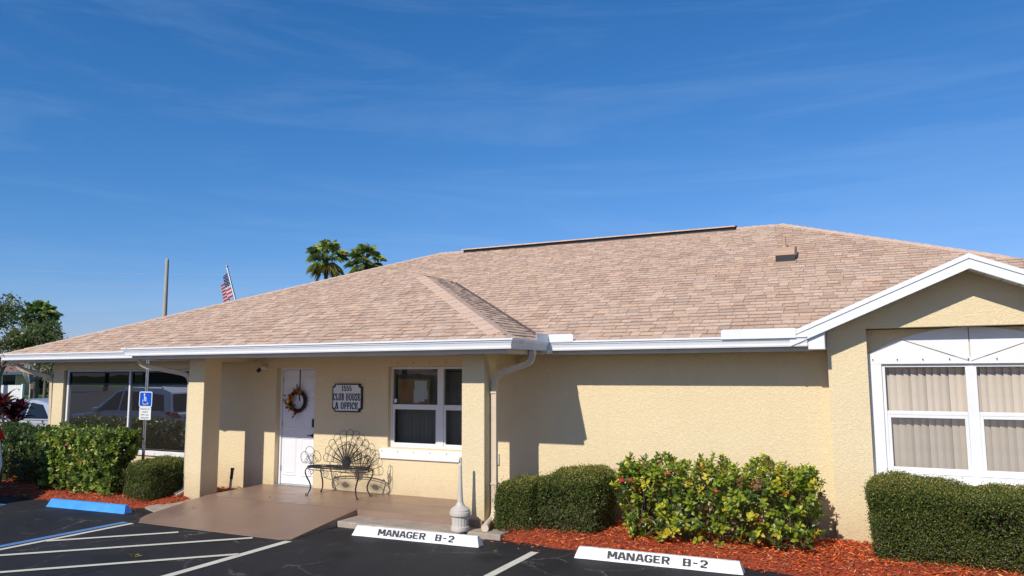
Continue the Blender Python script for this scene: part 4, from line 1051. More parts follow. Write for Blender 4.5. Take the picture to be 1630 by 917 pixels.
for t_, s_, z_, mm_ in (('PARKING BY', .043, 1.443, 'brown_print'), ('DISABLED', .036, 1.396, 'black'), ('PERMIT ONLY', .033, 1.345, 'black'), ('$250 FINE', .043, 1.291, 'black')): textmesh(t_, s_, (sx, ya-.001, z_), M[mm_], ps)
b = MB()
for z in (1.735, 1.283): b.tube([(px_, ya-.0015, z), (px_, ya-.006, z)], .007, 8)
b.build('bolt', M['steel'], ps)

# ------------------------------------------------------------------ ashtray
at_ = thing('ashtray', 'beige outdoor cigarette receptacle with tapering neck beside the right pillar', 'ashtray', (-4.93, 8.56, .075))
c0 = (-4.93, 8.56, .075)
b = MB(); b.lathe([(.118, 0), (.122, .012), (.118, .05), (.108, .055)], c0, 32); b.build('foot', M['resin'], at_, smooth=True)
b = MB(); b.lathe([(.104, .05), (.108, .17), (.112, .185)], c0, 64, ripple=lambda i, j: -.05 if (j % 4 == 0 and i < 2) else 0); b.build('bucket', M['resin'], at_)
b = MB(); b.lathe([(.118, .18), (.134, .19), (.138, .215), (.134, .235), (.126, .24), (.124, .262), (.10, .285), (.07, .30), (.05, .325), (.040, .35)], c0, 36); b.build('dome', M['resin'], at_, smooth=True)
b = MB(); b.lathe([(.040, .345), (.034, .42), (.026, .60), (.021, .76), (.0205, .80), (.023, .802), (.023, .81), (.020, .815), (.020, .90), (.015, .915), (.004, .92)], c0, 20); b.build('neck', M['resin'], at_, smooth=True)
b = MB(); b.tube([(c0[0], c0[1]-.017, c0[2]+.86), (c0[0], c0[1]-.0225, c0[2]+.86)], .010, 12); b.tube([(c0[0], c0[1]-.0175, c0[2]+.885), (c0[0], c0[1]-.0225, c0[2]+.885)], .007, 12); b.build('opening', M['black'], at_)

# sprinkler riser
sr_ = thing('sprinkler_riser', 'grey pipe riser with black cap rising from mulch beside the left pillar', 'pipe', (-10.13, 9.72, .1))
b = MB(); b.tube([(-10.17, 9.72, .08), (-10.15, 9.72, .28)], .022, 10); b.build('pipe', M['resin'], sr_, smooth=True)
b = MB(); b.tube([(-10.15, 9.72, .27), (-10.13, 9.72, .43)], .026, 10); b.tube([(-10.13, 9.72, .43), (-10.128, 9.72, .455)], .034, 10); b.build('cap', M['plastic'], sr_, smooth=True)

# ------------------------------------------------------------------ wrought iron bench
def curl(c, a0, turns, r0, r1, ex, ez, n=16, sgn=1):
    return [Vector(c)+Vector(ex)*(r0+(r1-r0)*i/n)*math.cos(a0+sgn*turns*2*PI*i/n)+Vector(ez)*(r0+(r1-r0)*i/n)*math.sin(a0+sgn*turns*2*PI*i/n) for i in range(n+1)]
BO = Vector((-7.72, 9.58, .165)); bench = thing('bench', 'black wrought iron bench with peacock fan back under the name sign', 'bench', BO)
SH = .44; SL = 1.15; SD = .40; TH = .0052
seat = MB()
rim = []
for i in range(48):
    a = 2*PI*i/48; ca, sa = math.cos(a), math.sin(a); ex = (abs(ca)**.75)*(1 if ca > 0 else -1); ey = (abs(sa)**.75)*(1 if sa > 0 else -1)
    rim.append(BO+Vector((ex*SL/2, ey*SD/2, SH)))
seat.tube(rim, .010, 6, closed=True); seat.tube([p-Vector((0, 0, .035)) for p in rim], .006, 5, closed=True)
for i in range(0, 48, 3): seat.tube([rim[i], rim[i]-Vector((0, 0, .035))], .004, 4)
for hx in (-.30, .30):
    hc = BO+Vector((hx, 0, SH)); seat.lathe([(.055, -.004), (.058, .0), (.045, .006), (.01, .008)], hc, 16)
    for k in range(40):
        a = 2*PI*k/40; d_ = Vector((math.cos(a), math.sin(a), 0)); far = None
        # reach rim or middle line
        t_ = .04
        while t_ < .8:
            q = hc+d_*t_; lx = (q.x-BO.x)/(SL/2); ly_ = (q.y-BO.y)/(SD/2)
            if abs(lx)**(2/.75)+abs(ly_)**(2/.75) >= 1 or (q.x-BO.x)*(-1 if hx > 0 else 1) > 0: break
            t_ += .01
        seat.tube([hc+d_*.05, hc+d_*t_], .0035, 4)
seat.build('seat', M['iron'], bench, smooth=True)
# legs
def leg(fx, fy, sx_, sy_):
    b = MB(); base = BO+Vector((fx, fy, 0)); o_ = Vector((sx_, sy_*.5, 0)).normalized()
    pts = []
    for t_, off in ((0, .015), (.04, .0), (.09, -.028), (.15, -.035), (.21, -.015), (.27, .022), (.33, .05), (.38, .055), (.42, .035), (.44, .0)): pts.append(base+o_*off+Vector((0, 0, t_)))
    b.tube(pts, [.008, .009, .011, .012, .012, .012, .011, .010, .009, .009], 7)
    b.tube(curl(base+o_*.032+Vector((0, 0, .022)), PI, 1.0, .020, .006, o_, (0, 0, 1), 12, 1), .006, 6)
    b.tube(curl(base-o_*.04+Vector((0, 0, .36)), 0, 1.3, .045, .012, o_, (0, 0, 1), 18, 1), .0045, 5)
    b.tube([base+o_*.02+Vector((0, 0, .28)), base-o_*.03+Vector((0, 0, .30)), base-o_*.055+Vector((0, 0, .34))], .0045, 5)
    b.build('leg', M['iron'], bench, smooth=True)
for fx, fy in ((-.47, -.15), (.47, -.15), (-.47, .17), (.47, .17)): leg(fx, fy, 1 if fx > 0 else -1, 1 if fy > 0 else -1)
b = MB(); leg3 = BO+Vector((.02, -.17, 0)); 
for sgn in (-1, 1): b.tube(curl(BO+Vector((sgn*.10, -.19, SH-.09)), PI/2, 1.4, .06, .012, (1, 0, 0), (0, 0, 1), 20, sgn), .0045, 5)
b.tube([BO+Vector((-.22, -.19, SH-.03)), BO+Vector((-.16, -.19, SH-.13)), BO+Vector((0, -.19, SH-.16)), BO+Vector((.16, -.19, SH-.13)), BO+Vector((.22, -.19, SH-.03))], .0045, 5)
b.build('apron_scroll', M['iron'], bench, smooth=True)
def fan_petals(center, ex, ez, R0, a0, a1, n, name, r1=.05, inner=False, wid=1.0, hub=.055):
    b = MB(); ex = Vector(ex); ez = Vector(ez); c = Vector(center); da = (a1-a0)/n
    for k in range(n):
        a = a0+da*(k+.5); Rk = R0*(.86+.14*math.sin(PI*(k+.5)/n))
        d_ = ex*math.cos(a)+ez*math.sin(a); s_ = -ex*math.sin(a)+ez*math.cos(a); hwid = Rk*math.tan(da/2)*.92*wid
        tipc = c+d_*(Rk-hwid)
        pts = [c+d_*hub-s_*.004, c+d_*Rk*.55-s_*hwid*.55]+[tipc+s_*hwid*math.sin(t_)*1.0+d_*hwid*math.cos(t_) for t_ in [(-PI*.55)+PI*1.1*i/10 for i in range(11)]]+[c+d_*Rk*.55+s_*hwid*.55, c+d_*hub+s_*.004]
        b.tube(pts, TH*.85, 5)
        for sgn in (-1, 1):
            b.tube(curl(tipc-d_*hwid*.35+s_*sgn*hwid*.42, PI/2, 1.35, hwid*.42, hwid*.10, d_, s_*sgn, 16, 1), TH*.6, 4)
        b.tube([c+d_*hub, c+d_*Rk*.62], TH*.6, 4)
    return b
fc_ = BO+Vector((0, .185, SH+.03))
f1 = fan_petals(fc_, (1, 0, 0), (0, .16, .987), .55, R(4), R(176), 11, 'back')
f1b = fan_petals(fc_, (1, 0, 0), (0, .12, .99), .36, R(4), R(176), 11, 'back', wid=.8)
f1.add(f1b.v, f1b.f); f1.build('fan_back', M['iron'], bench, smooth=True)
b = MB(); b.tube([fc_+Vector((0, -.01, .0)), fc_+Vector((0, .012, 0))], .075, 20); b.tube([fc_+Vector((0, -.016, 0)), fc_+Vector((0, -.01, 0))], .045, 20); b.build('hub_plate', M['iron'], bench)
for sgn in (-1, 1):
    q = fan_petals(BO+Vector((sgn*(SL/2-.03), .02, SH+.0)), (0, -1, .0), (sgn*.28, 0, .96), .31, R(25), R(160), 3, 'arm', wid=.9, hub=.03)
    q.build('arm_rest', M['iron'], bench, smooth=True)

# ------------------------------------------------------------------ hedges and shrubs
def noisep(P, s, o=0):
    return np.array([noise.noise(Vector((p[0]*s+o, p[1]*s, p[2]*s+o))) for p in P])
def box_shell(n, cx_, cy_, z0, lx, ly_, lz, rad=.12, taper=0, topf=None, bump=.03, bottom=.0):
    """points + outward normals on a rounded block; taper: bottom smaller"""
    A = np.array([ly_*lz, ly_*lz, lx*lz, lx*lz, lx*ly_]); w = A/A.sum(); f = rng.choice(5, n, p=w); U = rng.uniform(-1, 1, (n, 2))
    P = np.zeros((n, 3)); Nn = np.zeros((n, 3)); hx, hy, hz = lx/2, ly_/2, lz/2
    for k, (ax, s) in enumerate(((0, -1), (0, 1), (1, -1), (1, 1), (2, 1))):
        m = f == k; o_ = [i for i in (0, 1, 2) if i != ax]; h = (hx, hy, hz)
        P[m, ax] = s*h[ax]; P[m, o_[0]] = U[m, 0]*h[o_[0]]; P[m, o_[1]] = U[m, 1]*h[o_[1]]
    h = np.array([hx, hy, hz]); core = np.clip(P, -(h-rad), h-rad); core[:, 2] = np.maximum(core[:, 2], np.minimum(P[:, 2], h[2]-rad))
    core[:, 2] = np.minimum(P[:, 2], h[2]-rad)
    d = P-core; dl = np.linalg.norm(d, axis=1, keepdims=True)+1e-9; Nn = d/dl; P = core+Nn*rad
    P += Nn*(bump*1.5*noisep(P, 4.2, cx_)+bump*.7*noisep(P, 11, 3))[:, None]
    t = (P[:, 2]+hz)/lz
    if taper: k_ = 1-taper*(1-t); P[:, 0] *= k_; P[:, 1] *= k_
    X = P+np.array([cx_, cy_, z0+hz])
    if topf is not None: X[:, 2] = z0+(X[:, 2]-z0)*np.array([topf(x, y) for x, y in X[:, :2]])
    return X, Nn
GB_ = [(.066, .094, .018), (.105, .138, .026), (.042, .062, .014), (.15, .155, .034), (.17, .14, .04)]
def boxwood(label, cx_, cy_, lx, ly_, z0, lz, n, taper=.08, topf=None, brown=.0, group=None, sparse=None, rad=.15, lw=(.017, .0145), dark=1.0):
    t = thing('hedge', label, 'hedge', (cx_, cy_, z0), group=group)
    X, Nn = box_shell(n, cx_, cy_, z0, lx, ly_, lz, rad, taper, topf)
    X = X-Nn*(rng.random(n)**2*.10)[:, None]+rng.normal(0, .009, (n, 3))+Nn*(np.where(rng.random(n) < .03, rng.uniform(0, .06, n), 0))[:, None]
    # interior fill
    ni = int(n*.28); I = np.stack([rng.uniform(-.5, .5, ni)*(lx-.12)+cx_, rng.uniform(-.5, .5, ni)*(ly_-.12)+cy_, z0+.06+rng.random(ni)*(lz-.16)], 1)
    if topf is not None: I[:, 2] = z0+(I[:, 2]-z0)*np.array([topf(x, y) for x, y in I[:, :2]])
    hrel = (X[:, 2]-z0)/lz
    keep = rng.random(n) < np.clip(.35+hrel*3.0, 0, 1)
    if sparse is not None: keep &= ~((np.linalg.norm((X-np.array(sparse[0]))/np.array(sparse[1]), axis=1) < 1) & (rng.random(n) < .8))
    gaps = noisep(X, 7, 9) > .32; keep &= ~(gaps & (rng.random(n) < .55))
    X, Nn, hrel = X[keep], Nn[keep], hrel[keep]; n = len(X)
    D = Nn*.7+unit(n)*.9; D[:, 2] += .25; Nl = Nn*.9+unit(n)*.8; Nl[:, 2] += .4
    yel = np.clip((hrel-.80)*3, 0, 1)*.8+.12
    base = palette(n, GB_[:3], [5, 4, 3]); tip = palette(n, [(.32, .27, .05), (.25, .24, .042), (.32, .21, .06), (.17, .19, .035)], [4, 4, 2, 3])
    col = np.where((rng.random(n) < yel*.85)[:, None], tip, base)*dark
    if brown: m = (rng.random(n) < brown*np.clip(1.1-hrel*1.6, 0, 1)); col[m] = palette(int(m.sum()), [(.16, .115, .065), (.24, .18, .11), (.10, .07, .04)], [2, 1, 2])
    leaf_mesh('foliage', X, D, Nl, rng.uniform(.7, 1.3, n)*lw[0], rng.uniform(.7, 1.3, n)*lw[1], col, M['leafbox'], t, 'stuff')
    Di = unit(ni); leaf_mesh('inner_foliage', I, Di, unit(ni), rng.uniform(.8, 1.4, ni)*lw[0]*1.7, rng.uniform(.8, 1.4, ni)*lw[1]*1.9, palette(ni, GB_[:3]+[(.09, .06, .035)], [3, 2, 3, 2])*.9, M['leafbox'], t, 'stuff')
    b = MB(); ns = int(lx*ly_*38)+8
    for _ in range(ns):
        x = cx_+random.uniform(-.38, .38)*lx; y = cy_+random.uniform(-.30, .3)*ly_; p = [Vector((x, y, z0-.05))]
        for k in range(4): p.append(p[-1]+Vector((random.gauss(0, .035), random.gauss(-.01, .035), lz*.21)))
        b.tube(p, [.009, .007, .005, .004, .003], 5)
        for k in range(2, 5):
            for _2 in range(3): q = p[k-1]; b.tube([q, q+Vector((random.gauss(0, .08), random.gauss(0, .08), random.uniform(.03, .12)))], [.003, .0015], 4)
    b.build('stems', M['twig'], t)
    return t
boxwood('large clipped boxwood hedge under the arched window', 1.28, 9.26, 2.95, .78, .09, .80, 150000, .045, lambda x, y: 1.0+.035*math.sin(x*3.2+1.2)-.03*math.exp(-((x-.75)/.25)**2)+.10*(y-9.28), .22, sparse=((.95, 8.9, .55), (.22, .2, .14)), lw=(.0165, .0135))
boxwood('small clipped boxwood hedge at the foot of the right porch pillar', -4.27, 9.04, .60, .74, .08, .60, 34000, .12, lambda x, y: 1+.06*(y-9.02)+.14*(x+4.3), .2)
boxwood('wide clipped boxwood hedge with bare twigs left of the leafy shrub', -3.58, 9.24, .90, 1.0, .09, .72, 54000, .12, lambda x, y: 1+.10*(y-9.2)+.12*(x+3.6), .45, sparse=((-3.72, 8.72, .50), (.26, .2, .15)), rad=.24)
boxwood('small rounded boxwood hedge left of the left porch pillar', -10.72, 8.70, .66, .86, .06, .62, 34000, .10, lambda x, y: 1+.10*(y-8.7), .12, rad=.16)

def leafy(label, cx_, cy_, lx, ly_, z0, lz, ntip, per, LL, WW, cols, wts, cat='shrub', nobj=0, ragged=.08, name='shrub', tops=None, density=1.0, taper=.12, flowers=None, group=None, hole=.0, stems=60):
    t = thing(name, label, cat, (cx_, cy_, z0), group=group)
    X, Nn = box_shell(ntip, cx_, cy_, z0+.04, lx, ly_, lz, .16, taper, tops, bump=ragged)
    X = X-Nn*(rng.random(ntip)**1.6*.20)[:, None]+rng.normal(0, .025, (ntip, 3)); X[:, 2] = np.maximum(X[:, 2], z0+.04)
    keep = rng.random(ntip) < np.clip(.35+(X[:, 2]-z0)/lz*2.2, 0, 1)
    keep &= ~((noisep(X, 3.4, 21) > .18) & (rng.random(ntip) < hole)); X, Nn = X[keep], Nn[keep]; ntip = len(X)
    ax = Nn*.8+unit(ntip)*.5; ax[:, 2] += .65; ax /= np.linalg.norm(ax, axis=1, keepdims=True)
    P = []; D = []; N = []; Cc = []; Ls = []
    tipc = palette(ntip, cols, wts, .12)
    a1 = np.cross(ax, unit(ntip)); a1 /= np.linalg.norm(a1, axis=1, keepdims=True); a2 = np.cross(ax, a1)
    for k in range(per):
        ph = k*2.4+rng.random(ntip)*.6; el = .15+1.0*k/per
        dd = (a1*np.cos(ph)[:, None]+a2*np.sin(ph)[:, None])*math.cos(el)+ax*math.sin(el)
        dd += unit(ntip)*.22
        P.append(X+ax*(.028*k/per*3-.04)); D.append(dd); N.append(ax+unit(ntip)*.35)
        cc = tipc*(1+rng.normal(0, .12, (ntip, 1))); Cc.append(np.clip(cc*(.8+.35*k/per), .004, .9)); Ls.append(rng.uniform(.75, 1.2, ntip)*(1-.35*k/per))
    P, D, N, Cc, Ls = map(np.concatenate, (P, D, N, Cc, Ls)); n = len(P)
    front = np.array([0.0])
    idx = np.arange(n)
    if nobj:
        d2 = (P[:, 1]+.0)*1.0-P[:, 2]*.35; o_ = np.argsort(d2)[:nobj*6]; pick = rng.choice(o_, nobj, replace=False); mask = np.zeros(n, bool); mask[pick] = True
        Dn = D/np.linalg.norm(D, axis=1, keepdims=True); protos = {}
        for i in pick:
            ci = int(np.argmin(((np.array(cols)-Cc[i])**2).sum(1)))
            if ci not in protos:
                mo = leaf_mesh('leaf', np.zeros((1, 3)), np.array([[1., 0, 0]]), np.array([[0, 0, 1.]]), [1.0], [WW/LL], np.array([cols[ci]]), M['leafbig'], round_=True); protos[ci] = mo.data; bpy.data.objects.remove(mo)
            o_ = bpy.data.objects.new('leaf', protos[ci]); C.objects.link(o_); o_.parent = t
            xx_ = Vector(Dn[i]); zz = Vector(N[i]); zz = (zz-xx_*zz.dot(xx_)).normalized(); yy_ = zz.cross(xx_)
            mm = Matrix((xx_, yy_, zz)).transposed().to_4x4(); s_ = float(Ls[i])*LL; o_.matrix_basis = Matrix.Translation(Vector(P[i])-t.location) @ mm @ Matrix.Scale(s_, 4)
        P, D, N, Cc, Ls = P[~mask], D[~mask], N[~mask], Cc[~mask], Ls[~mask]
    n = len(P)
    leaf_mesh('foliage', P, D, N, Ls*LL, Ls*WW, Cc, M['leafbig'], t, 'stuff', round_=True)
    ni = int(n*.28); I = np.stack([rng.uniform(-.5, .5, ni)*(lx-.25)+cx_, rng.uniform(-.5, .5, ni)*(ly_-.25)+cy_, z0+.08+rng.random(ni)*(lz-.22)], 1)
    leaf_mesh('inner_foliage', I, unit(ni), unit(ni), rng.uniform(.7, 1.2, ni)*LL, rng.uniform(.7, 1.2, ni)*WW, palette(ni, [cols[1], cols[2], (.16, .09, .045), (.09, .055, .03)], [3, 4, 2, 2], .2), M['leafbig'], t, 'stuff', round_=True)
    b = MB(); roots = [Vector((cx_+random.uniform(-.42, .42)*lx, cy_+random.uniform(-.3, .3)*ly_, z0-.03)) for _ in range(max(3, int(lx*4)))]
    for i in rng.choice(len(X), min(stems, len(X)), replace=False):
        q = Vector(X[i]); r_ = min(roots, key=lambda r: (r-q).length+random.uniform(0, .3)); m1 = r_.lerp(q, .4)+Vector((random.gauss(0, .03), random.gauss(0, .03), .05)); m2_ = r_.lerp(q, .75)+Vector((random.gauss(0, .02), random.gauss(0, .02), .03))
        b.tube([r_, m1, m2_, q], [.006, .0035, .002, .001], 5)
    b.build('stems', M['twiggrey'], t)
    if flowers:
        for (x, y, z, cl) in flowers:
            f_ = MB()
            for k in range(46):
                d_ = Vector(unit(1)[0]); d_.z = abs(d_.z); c_ = Vector((x, y, z))+d_*random.uniform(.02, .034); s_ = d_.orthogonal().normalized()*.010; s2 = d_.cross(s_)
                f_.add([c_-s_, c_-s2, c_+s_, c_+s2], [(0, 1, 2, 3)], cl)
            f_.build('flower', M['leaffall'], t)
    return t
EC = [(.38, .42, .035), (.22, .29, .025), (.08, .13, .018), (.58, .50, .045), (.62, .34, .035), (.22, .10, .035)]
leafy('loose leafy shrub with yellowing leaves and a few red flowers', -1.80, 9.18, 2.25, .88, .09, .85, 1050, 8, .080, .044, EC, [6, 7, 5, 2.4, .7, .8], nobj=300, ragged=.12, hole=.8, stems=190,
      flowers=[(-2.80, 8.68, .80, (.75, .03, .06)), (-2.70, 8.68, .805, (.75, .03, .06)), (-2.26, 8.74, .90, (.70, .12, .04)), (-1.72, 8.72, .74, (.65, .10, .08))])
AC = [(.27, .34, .045), (.15, .22, .03), (.06, .10, .018), (.40, .42, .08)]
leafy('glossy leaved hedge left of the wheelchair parking sign', -12.32, 8.56, 2.02, .56, .07, 1.00, 1900, 8, .075, .044, AC, [5, 5, 4, 1.5], cat='hedge', name='hedge', ragged=.05, hole=.2, stems=60,
      flowers=[(-12.45, 8.27, .88, (.60, .14, .07)), (-12.05, 8.27, .60, (.60, .14, .07)), (-12.2, 8.14, .12, (.5, .01, .02))])
leafy('shaded hedge, its leaf greens darkened for the shade, left of the glossy hedge', -15.3, 9.0, 3.6, .9, .05, .98, 1900, 7, .07, .042, [(.035, .075, .016), (.025, .05, .012), (.06, .11, .02)], [3, 4, 2], cat='hedge', name='hedge', ragged=.05, stems=40)  # leaf greens set darker to stand in for the shade on this hedge

# red cordyline plants
def ti_plant(x, y, h, label):
    t = thing('ti_plant', label, 'plant', (x, y, 0))
    b = MB(); heads = []
    for k in range(5):
        q = Vector((x+random.gauss(0, .16), y+random.gauss(0, .1), h*random.uniform(.62, .9))); heads.append(q); b.tube([(x+random.gauss(0, .05), y, 0), (x*.5+q.x*.5, y, q.z*.5), q], .018, 6)
    b.build('stem', M['twig'], t)
    for q in heads:
        for k in range(17):
            a = k*2.4; el = random.uniform(.35, 1.45); L_ = random.uniform(.34, .50); w_ = random.uniform(.085, .12); m = MB()
            col = random.choice([(.045, .009, .013), (.07, .012, .018), (.025, .009, .010), (.11, .03, .025), (.10, .06, .02)])
            hd = Vector((math.cos(a), math.sin(a), 0)); P = []; prev = q.copy()
            n_ = 6; e = el
            for i in range(n_+1): P.append(prev.copy()); prev = prev+(hd*math.cos(e)+Vector((0, 0, math.sin(e))))*(L_/n_); e -= .17
            sd_ = Vector((-hd.y, hd.x, 0)); vs = []
            for i, p in enumerate(P):
                ww = w_*math.sin(PI*min(.98, (i+.35)/(n_+.4)))*.5; vs += [p-sd_*ww+Vector((0, 0, ww*.5)), p, p+sd_*ww+Vector((0, 0, ww*.5))]
            fs = []
            for i in range(n_): fs += [(i*3, i*3+1, i*3+4, i*3+3), (i*3+1, i*3+2, i*3+5, i*3+4)]
            m.add(vs, fs, col); m.build('leaf', M['leafti'], t)
    return t
ti_plant(-16.7, 9.75, 1.58, 'dark red ti plant growing behind the shaded hedge, nearest the building corner')
ti_plant(-17.7, 9.95, 1.60, 'dark red ti plant growing behind the shaded hedge, farther left')

# dry leaf and yellow weed on the asphalt
def litter(x, y, cl, n, label, s=.05):
    b = MB()
    for _ in range(n):
        a = random.uniform(0, 6.28); d_ = Vector((math.cos(a), math.sin(a), random.uniform(.0, .6))); c_ = Vector((x+random.gauss(0, .02), y+random.gauss(0, .02), .012)); s_ = Vector((-d_.y, d_.x, .2))*s*.25
        b.add([c_, c_+d_*s*.5+s_, c_+d_*s, c_+d_*s*.5-s_], [(0, 1, 2, 3)], tuple(k*random.uniform(.7, 1.2) for k in cl))
    tag(b.build('fallen_leaf', M['leaffall'], None, loc=(x, y, 0)), label, 'leaf')
lp = gp(215, 887); litter(lp[0], lp[1], (.30, .24, .05), 6, 'yellow green fallen sprig lying on the striped aisle', .07)
for (qx, qy, w_) in ((427, 791, 'nearer the door'), (306, 800, 'beside the left pillar')):
    lp = gp(qx, qy); k_ = (CAMH-.17)/CAMH; b = MB(); lx_, ly_ = lp[0]*k_, lp[1]*k_
    zt_ = slabz(lx_, ly_)+.012; b.add([(lx_, ly_, zt_), (lx_+.03, ly_+.012, zt_+.008), (lx_+.055, ly_-.004, zt_), (lx_+.028, ly_-.018, zt_+.006)], [(0, 1, 2, 3)], (.10, .05, .025)); tag(b.build('fallen_leaf', M['leaffall'], None, loc=(lx_, ly_, .16)), 'small brown dry leaf lying on the taupe entry ramp '+w_, 'leaf')
lp = gp(38, 792); litter(lp[0], lp[1], (.42, .25, .10), 14, 'dry tan fallen leaves lying beside the left mulch bed', .09)
lp = gp(1000, 868); b = MB()
litter(lp[0], lp[1]+.12, (.16, .22, .03), 8, 'green weed lying in the mulch behind the right wheel stop', .10)

# ------------------------------------------------------------------ palms, poles, flag, trees
PC = [(.24, .32, .07), (.32, .38, .10), (.14, .20, .05), (.20, .19, .05)]
def fan_palm(x, y, zc, rad, nfr, label, trunk=.14, dead=.12):
    t = thing('fan_palm', label, 'palm tree', (x, y, 0))
    b = MB(); b.tube([(x, y, -.02), (x+.03, y, zc*.5), (x, y, zc)], [trunk*1.2, trunk, trunk*.9], 12); b.build('trunk', M['palmtrunk'], t, smooth=True)
    c = Vector((x, y, zc))
    for k in range(nfr):
        a = k*2.4+random.uniform(-.3, .3); f = (k+.5)/nfr; el = R(85-150*f+random.uniform(-8, 8)); pl = rad*random.uniform(.42, .55)
        hd = Vector((math.cos(a), math.sin(a), 0)); d_ = hd*math.cos(el)+Vector((0, 0, math.sin(el))); sd_ = Vector((-hd.y, hd.x, 0)); nn = d_.cross(sd_)
        if nn.z < 0: nn = -nn
        m = MB(); tip = c+d_*pl+Vector((0, 0, -.10*pl)); col0 = random.choice(PC[:3]) if f < 1-dead else (.24, .19, .05)
        m.tube([c, c+d_*pl*.5, tip], [.016, .012, .009], 5, col=(.13, .14, .05))
        fl_ = rad*random.uniform(.5, .62)
        for j in range(22):
            th = R(-105+210*j/21); dd = d_*math.cos(th)+sd_*math.sin(th); s2 = nn.cross(dd).normalized()*fl_*.045; L_ = fl_*(.82+.18*math.cos(th))*random.uniform(.88, 1.08)
            mid = tip+dd*L_*.55+nn*.02; end = tip+dd*L_+Vector((0, 0, -L_*random.uniform(.25, .6))); cl = tuple(q*random.uniform(.75, 1.3) for q in col0)
            m.add([tip, mid+s2, end, mid-s2], [(0, 1, 2), (0, 2, 3)], cl)
        m.build('frond', M['leafpalm'], t)
    return t
fan_palm(-21.05, 25, 7.05, 1.0, 21, 'taller fan palm rising above the roof, left one of the pair', .09)
fan_palm(-18.95, 25, 6.72, .95, 21, 'lower fan palm rising above the roof, right one of the pair', .09)
b = MB(); b.tube([(-30, 24.3, -.02), (-30, 24.3, 7.42)], [.14, .08], 12); b.tube([(-30, 24.3, 7.42), (-30, 24.3, 7.5)], [.08, .04], 12); tag(b.build('utility_pole', M['concrete_pole'], None, loc=(-30, 24.3, 0), smooth=True), 'plain grey concrete pole rising behind the left roof slope', 'pole')
# flagpole
ft = Vector((-23.65, 22, 6.38)); fb = Vector((-23.09, 22, 4.95)); fd = (ft-fb).normalized(); f0 = ft-fd*(ft.z/fd.z)
fp = thing('flagpole', 'leaning grey flagpole rising behind the roof', 'flagpole', f0)
b = MB(); b.tube([f0, ft], [.06, .042], 12); b.build('pole', M['alum'], fp, smooth=True); b = MB(); b.sphere(ft+Vector((0, 0, .03)), .06, 12, 8); b.build('finial', M['alum'], fp, smooth=True)
fgt = thing('flag', 'limp american flag with stars and stripes hanging from the leaning flagpole', 'flag', ft-fd*.2)
H_, Wf = 1.12, 1.9; nx_, nz_ = 52, 39; b = MB(); vs = []
def fpt(s, t):   # s along fly 0..1, t down hoist 0..1
    base = ft-fd*(.16+t*H_); drop = s*Wf
    w_ = .055*math.sin(s*15+t*2.0)*min(1, s*4); back = .05*math.cos(s*11+1)
    out = .42*(1-math.exp(-s*2.2))*(.35+.65*t)
    return base+Vector((-out+w_*.7, -.03-.10*s+back*.6+w_, -drop*(.74-.20*t)*.62))
for j in range(nz_+1):
    for i in range(nx_+1): vs.append(fpt(i/nx_, j/nz_))
fs = []; cs_ = []
n0 = len(b.v)
for j in range(nz_):
    for i in range(nx_):
        st_ = int(j/nz_*13); u_ = (i+.5)/nx_; v_ = (j+.5)/nz_
        col = (.60, .015, .04) if st_ % 2 == 0 else (.72, .72, .72)
        if u_ < .40 and v_ < 7/13:
            col = (.018, .025, .10); r_ = int(v_/(7/13)*9); c_ = int(u_/.40*11)
            if (r_+c_) % 2 == 0 and .25 < (v_/(7/13)*9) % 1 < .8 and .2 < (u_/.4*11) % 1 < .85: col = (.7, .7, .72)
        b.v += [tuple(vs[k]) for k in ()]
        fs.append((j*(nx_+1)+i, j*(nx_+1)+i+1, (j+1)*(nx_+1)+i+1, (j+1)*(nx_+1)+i)); cs_.append(col)
b.v = [tuple(v_) for v_ in vs]; b.f = fs; b.c = cs_; b.mi = [0]*len(fs)
b.build('cloth', colattr('flag_cloth', .8, transl=.3, tcol=(.8, .8, .8, 1)), fgt, smooth=True, auto=False)

def tree(x, y, h, rx, rz, label, cols, n=9000, bare=.0, name='tree', trunk=.22, lsz=.16, blobs=9):
    t = thing(name, label, 'tree', (x, y, 0)); b = MB(); cz = h-rz
    fork = Vector((x, y, max(.6, cz-rz*.75))); b.tube([(x, y, -.02), fork], [trunk, trunk*.8], 9); tips = []
    for k in range(blobs):
        a = k*2.4; e = random.uniform(.2, 1.25); c_ = Vector((x+rx*.62*math.cos(a)*math.cos(e), y+rx*.62*math.sin(a)*math.cos(e), cz+rz*.75*(math.sin(e)*1.5-.6))); tips.append(c_)
        m_ = fork.lerp(c_, .5)+Vector((random.gauss(0, .15), random.gauss(0, .15), .2)); b.tube([fork, m_, c_], [trunk*.55, trunk*.3, trunk*.1], 7)
        for _ in range(9):
            e_ = c_+Vector(unit(1)[0])*rx*random.uniform(.25, .5); b.tube([m_.lerp(c_, .6), (m_.lerp(c_, .6)+e_)/2+Vector((0, 0, .1)), e_], [trunk*.12, trunk*.07, trunk*.02], 5)
    b.build('trunk', M['bark'], t, smooth=True)
    per = n//blobs; P = []
    for c_ in tips:
        u_ = unit(per)*(rng.random((per, 1))**.45); P.append(u_*np.array([rx*.48, rx*.48, rz*.46])+np.array(c_))
    P = np.concatenate(P); k_ = noisep(P, 1.6, x) > -.12+bare; P = P[k_]; m = len(P); cl = palette(m, cols, [3]*len(cols), .25)
    leaf_mesh('crown', P, unit(m), unit(m)+np.array([0, -.2, .5]), rng.uniform(.7, 1.3, m)*lsz, rng.uniform(.7, 1.3, m)*lsz*.6, cl, M['leafbig'], t, 'stuff')
    return t
TG = [(.10, .14, .04), (.15, .18, .055), (.06, .09, .028), (.17, .16, .07)]
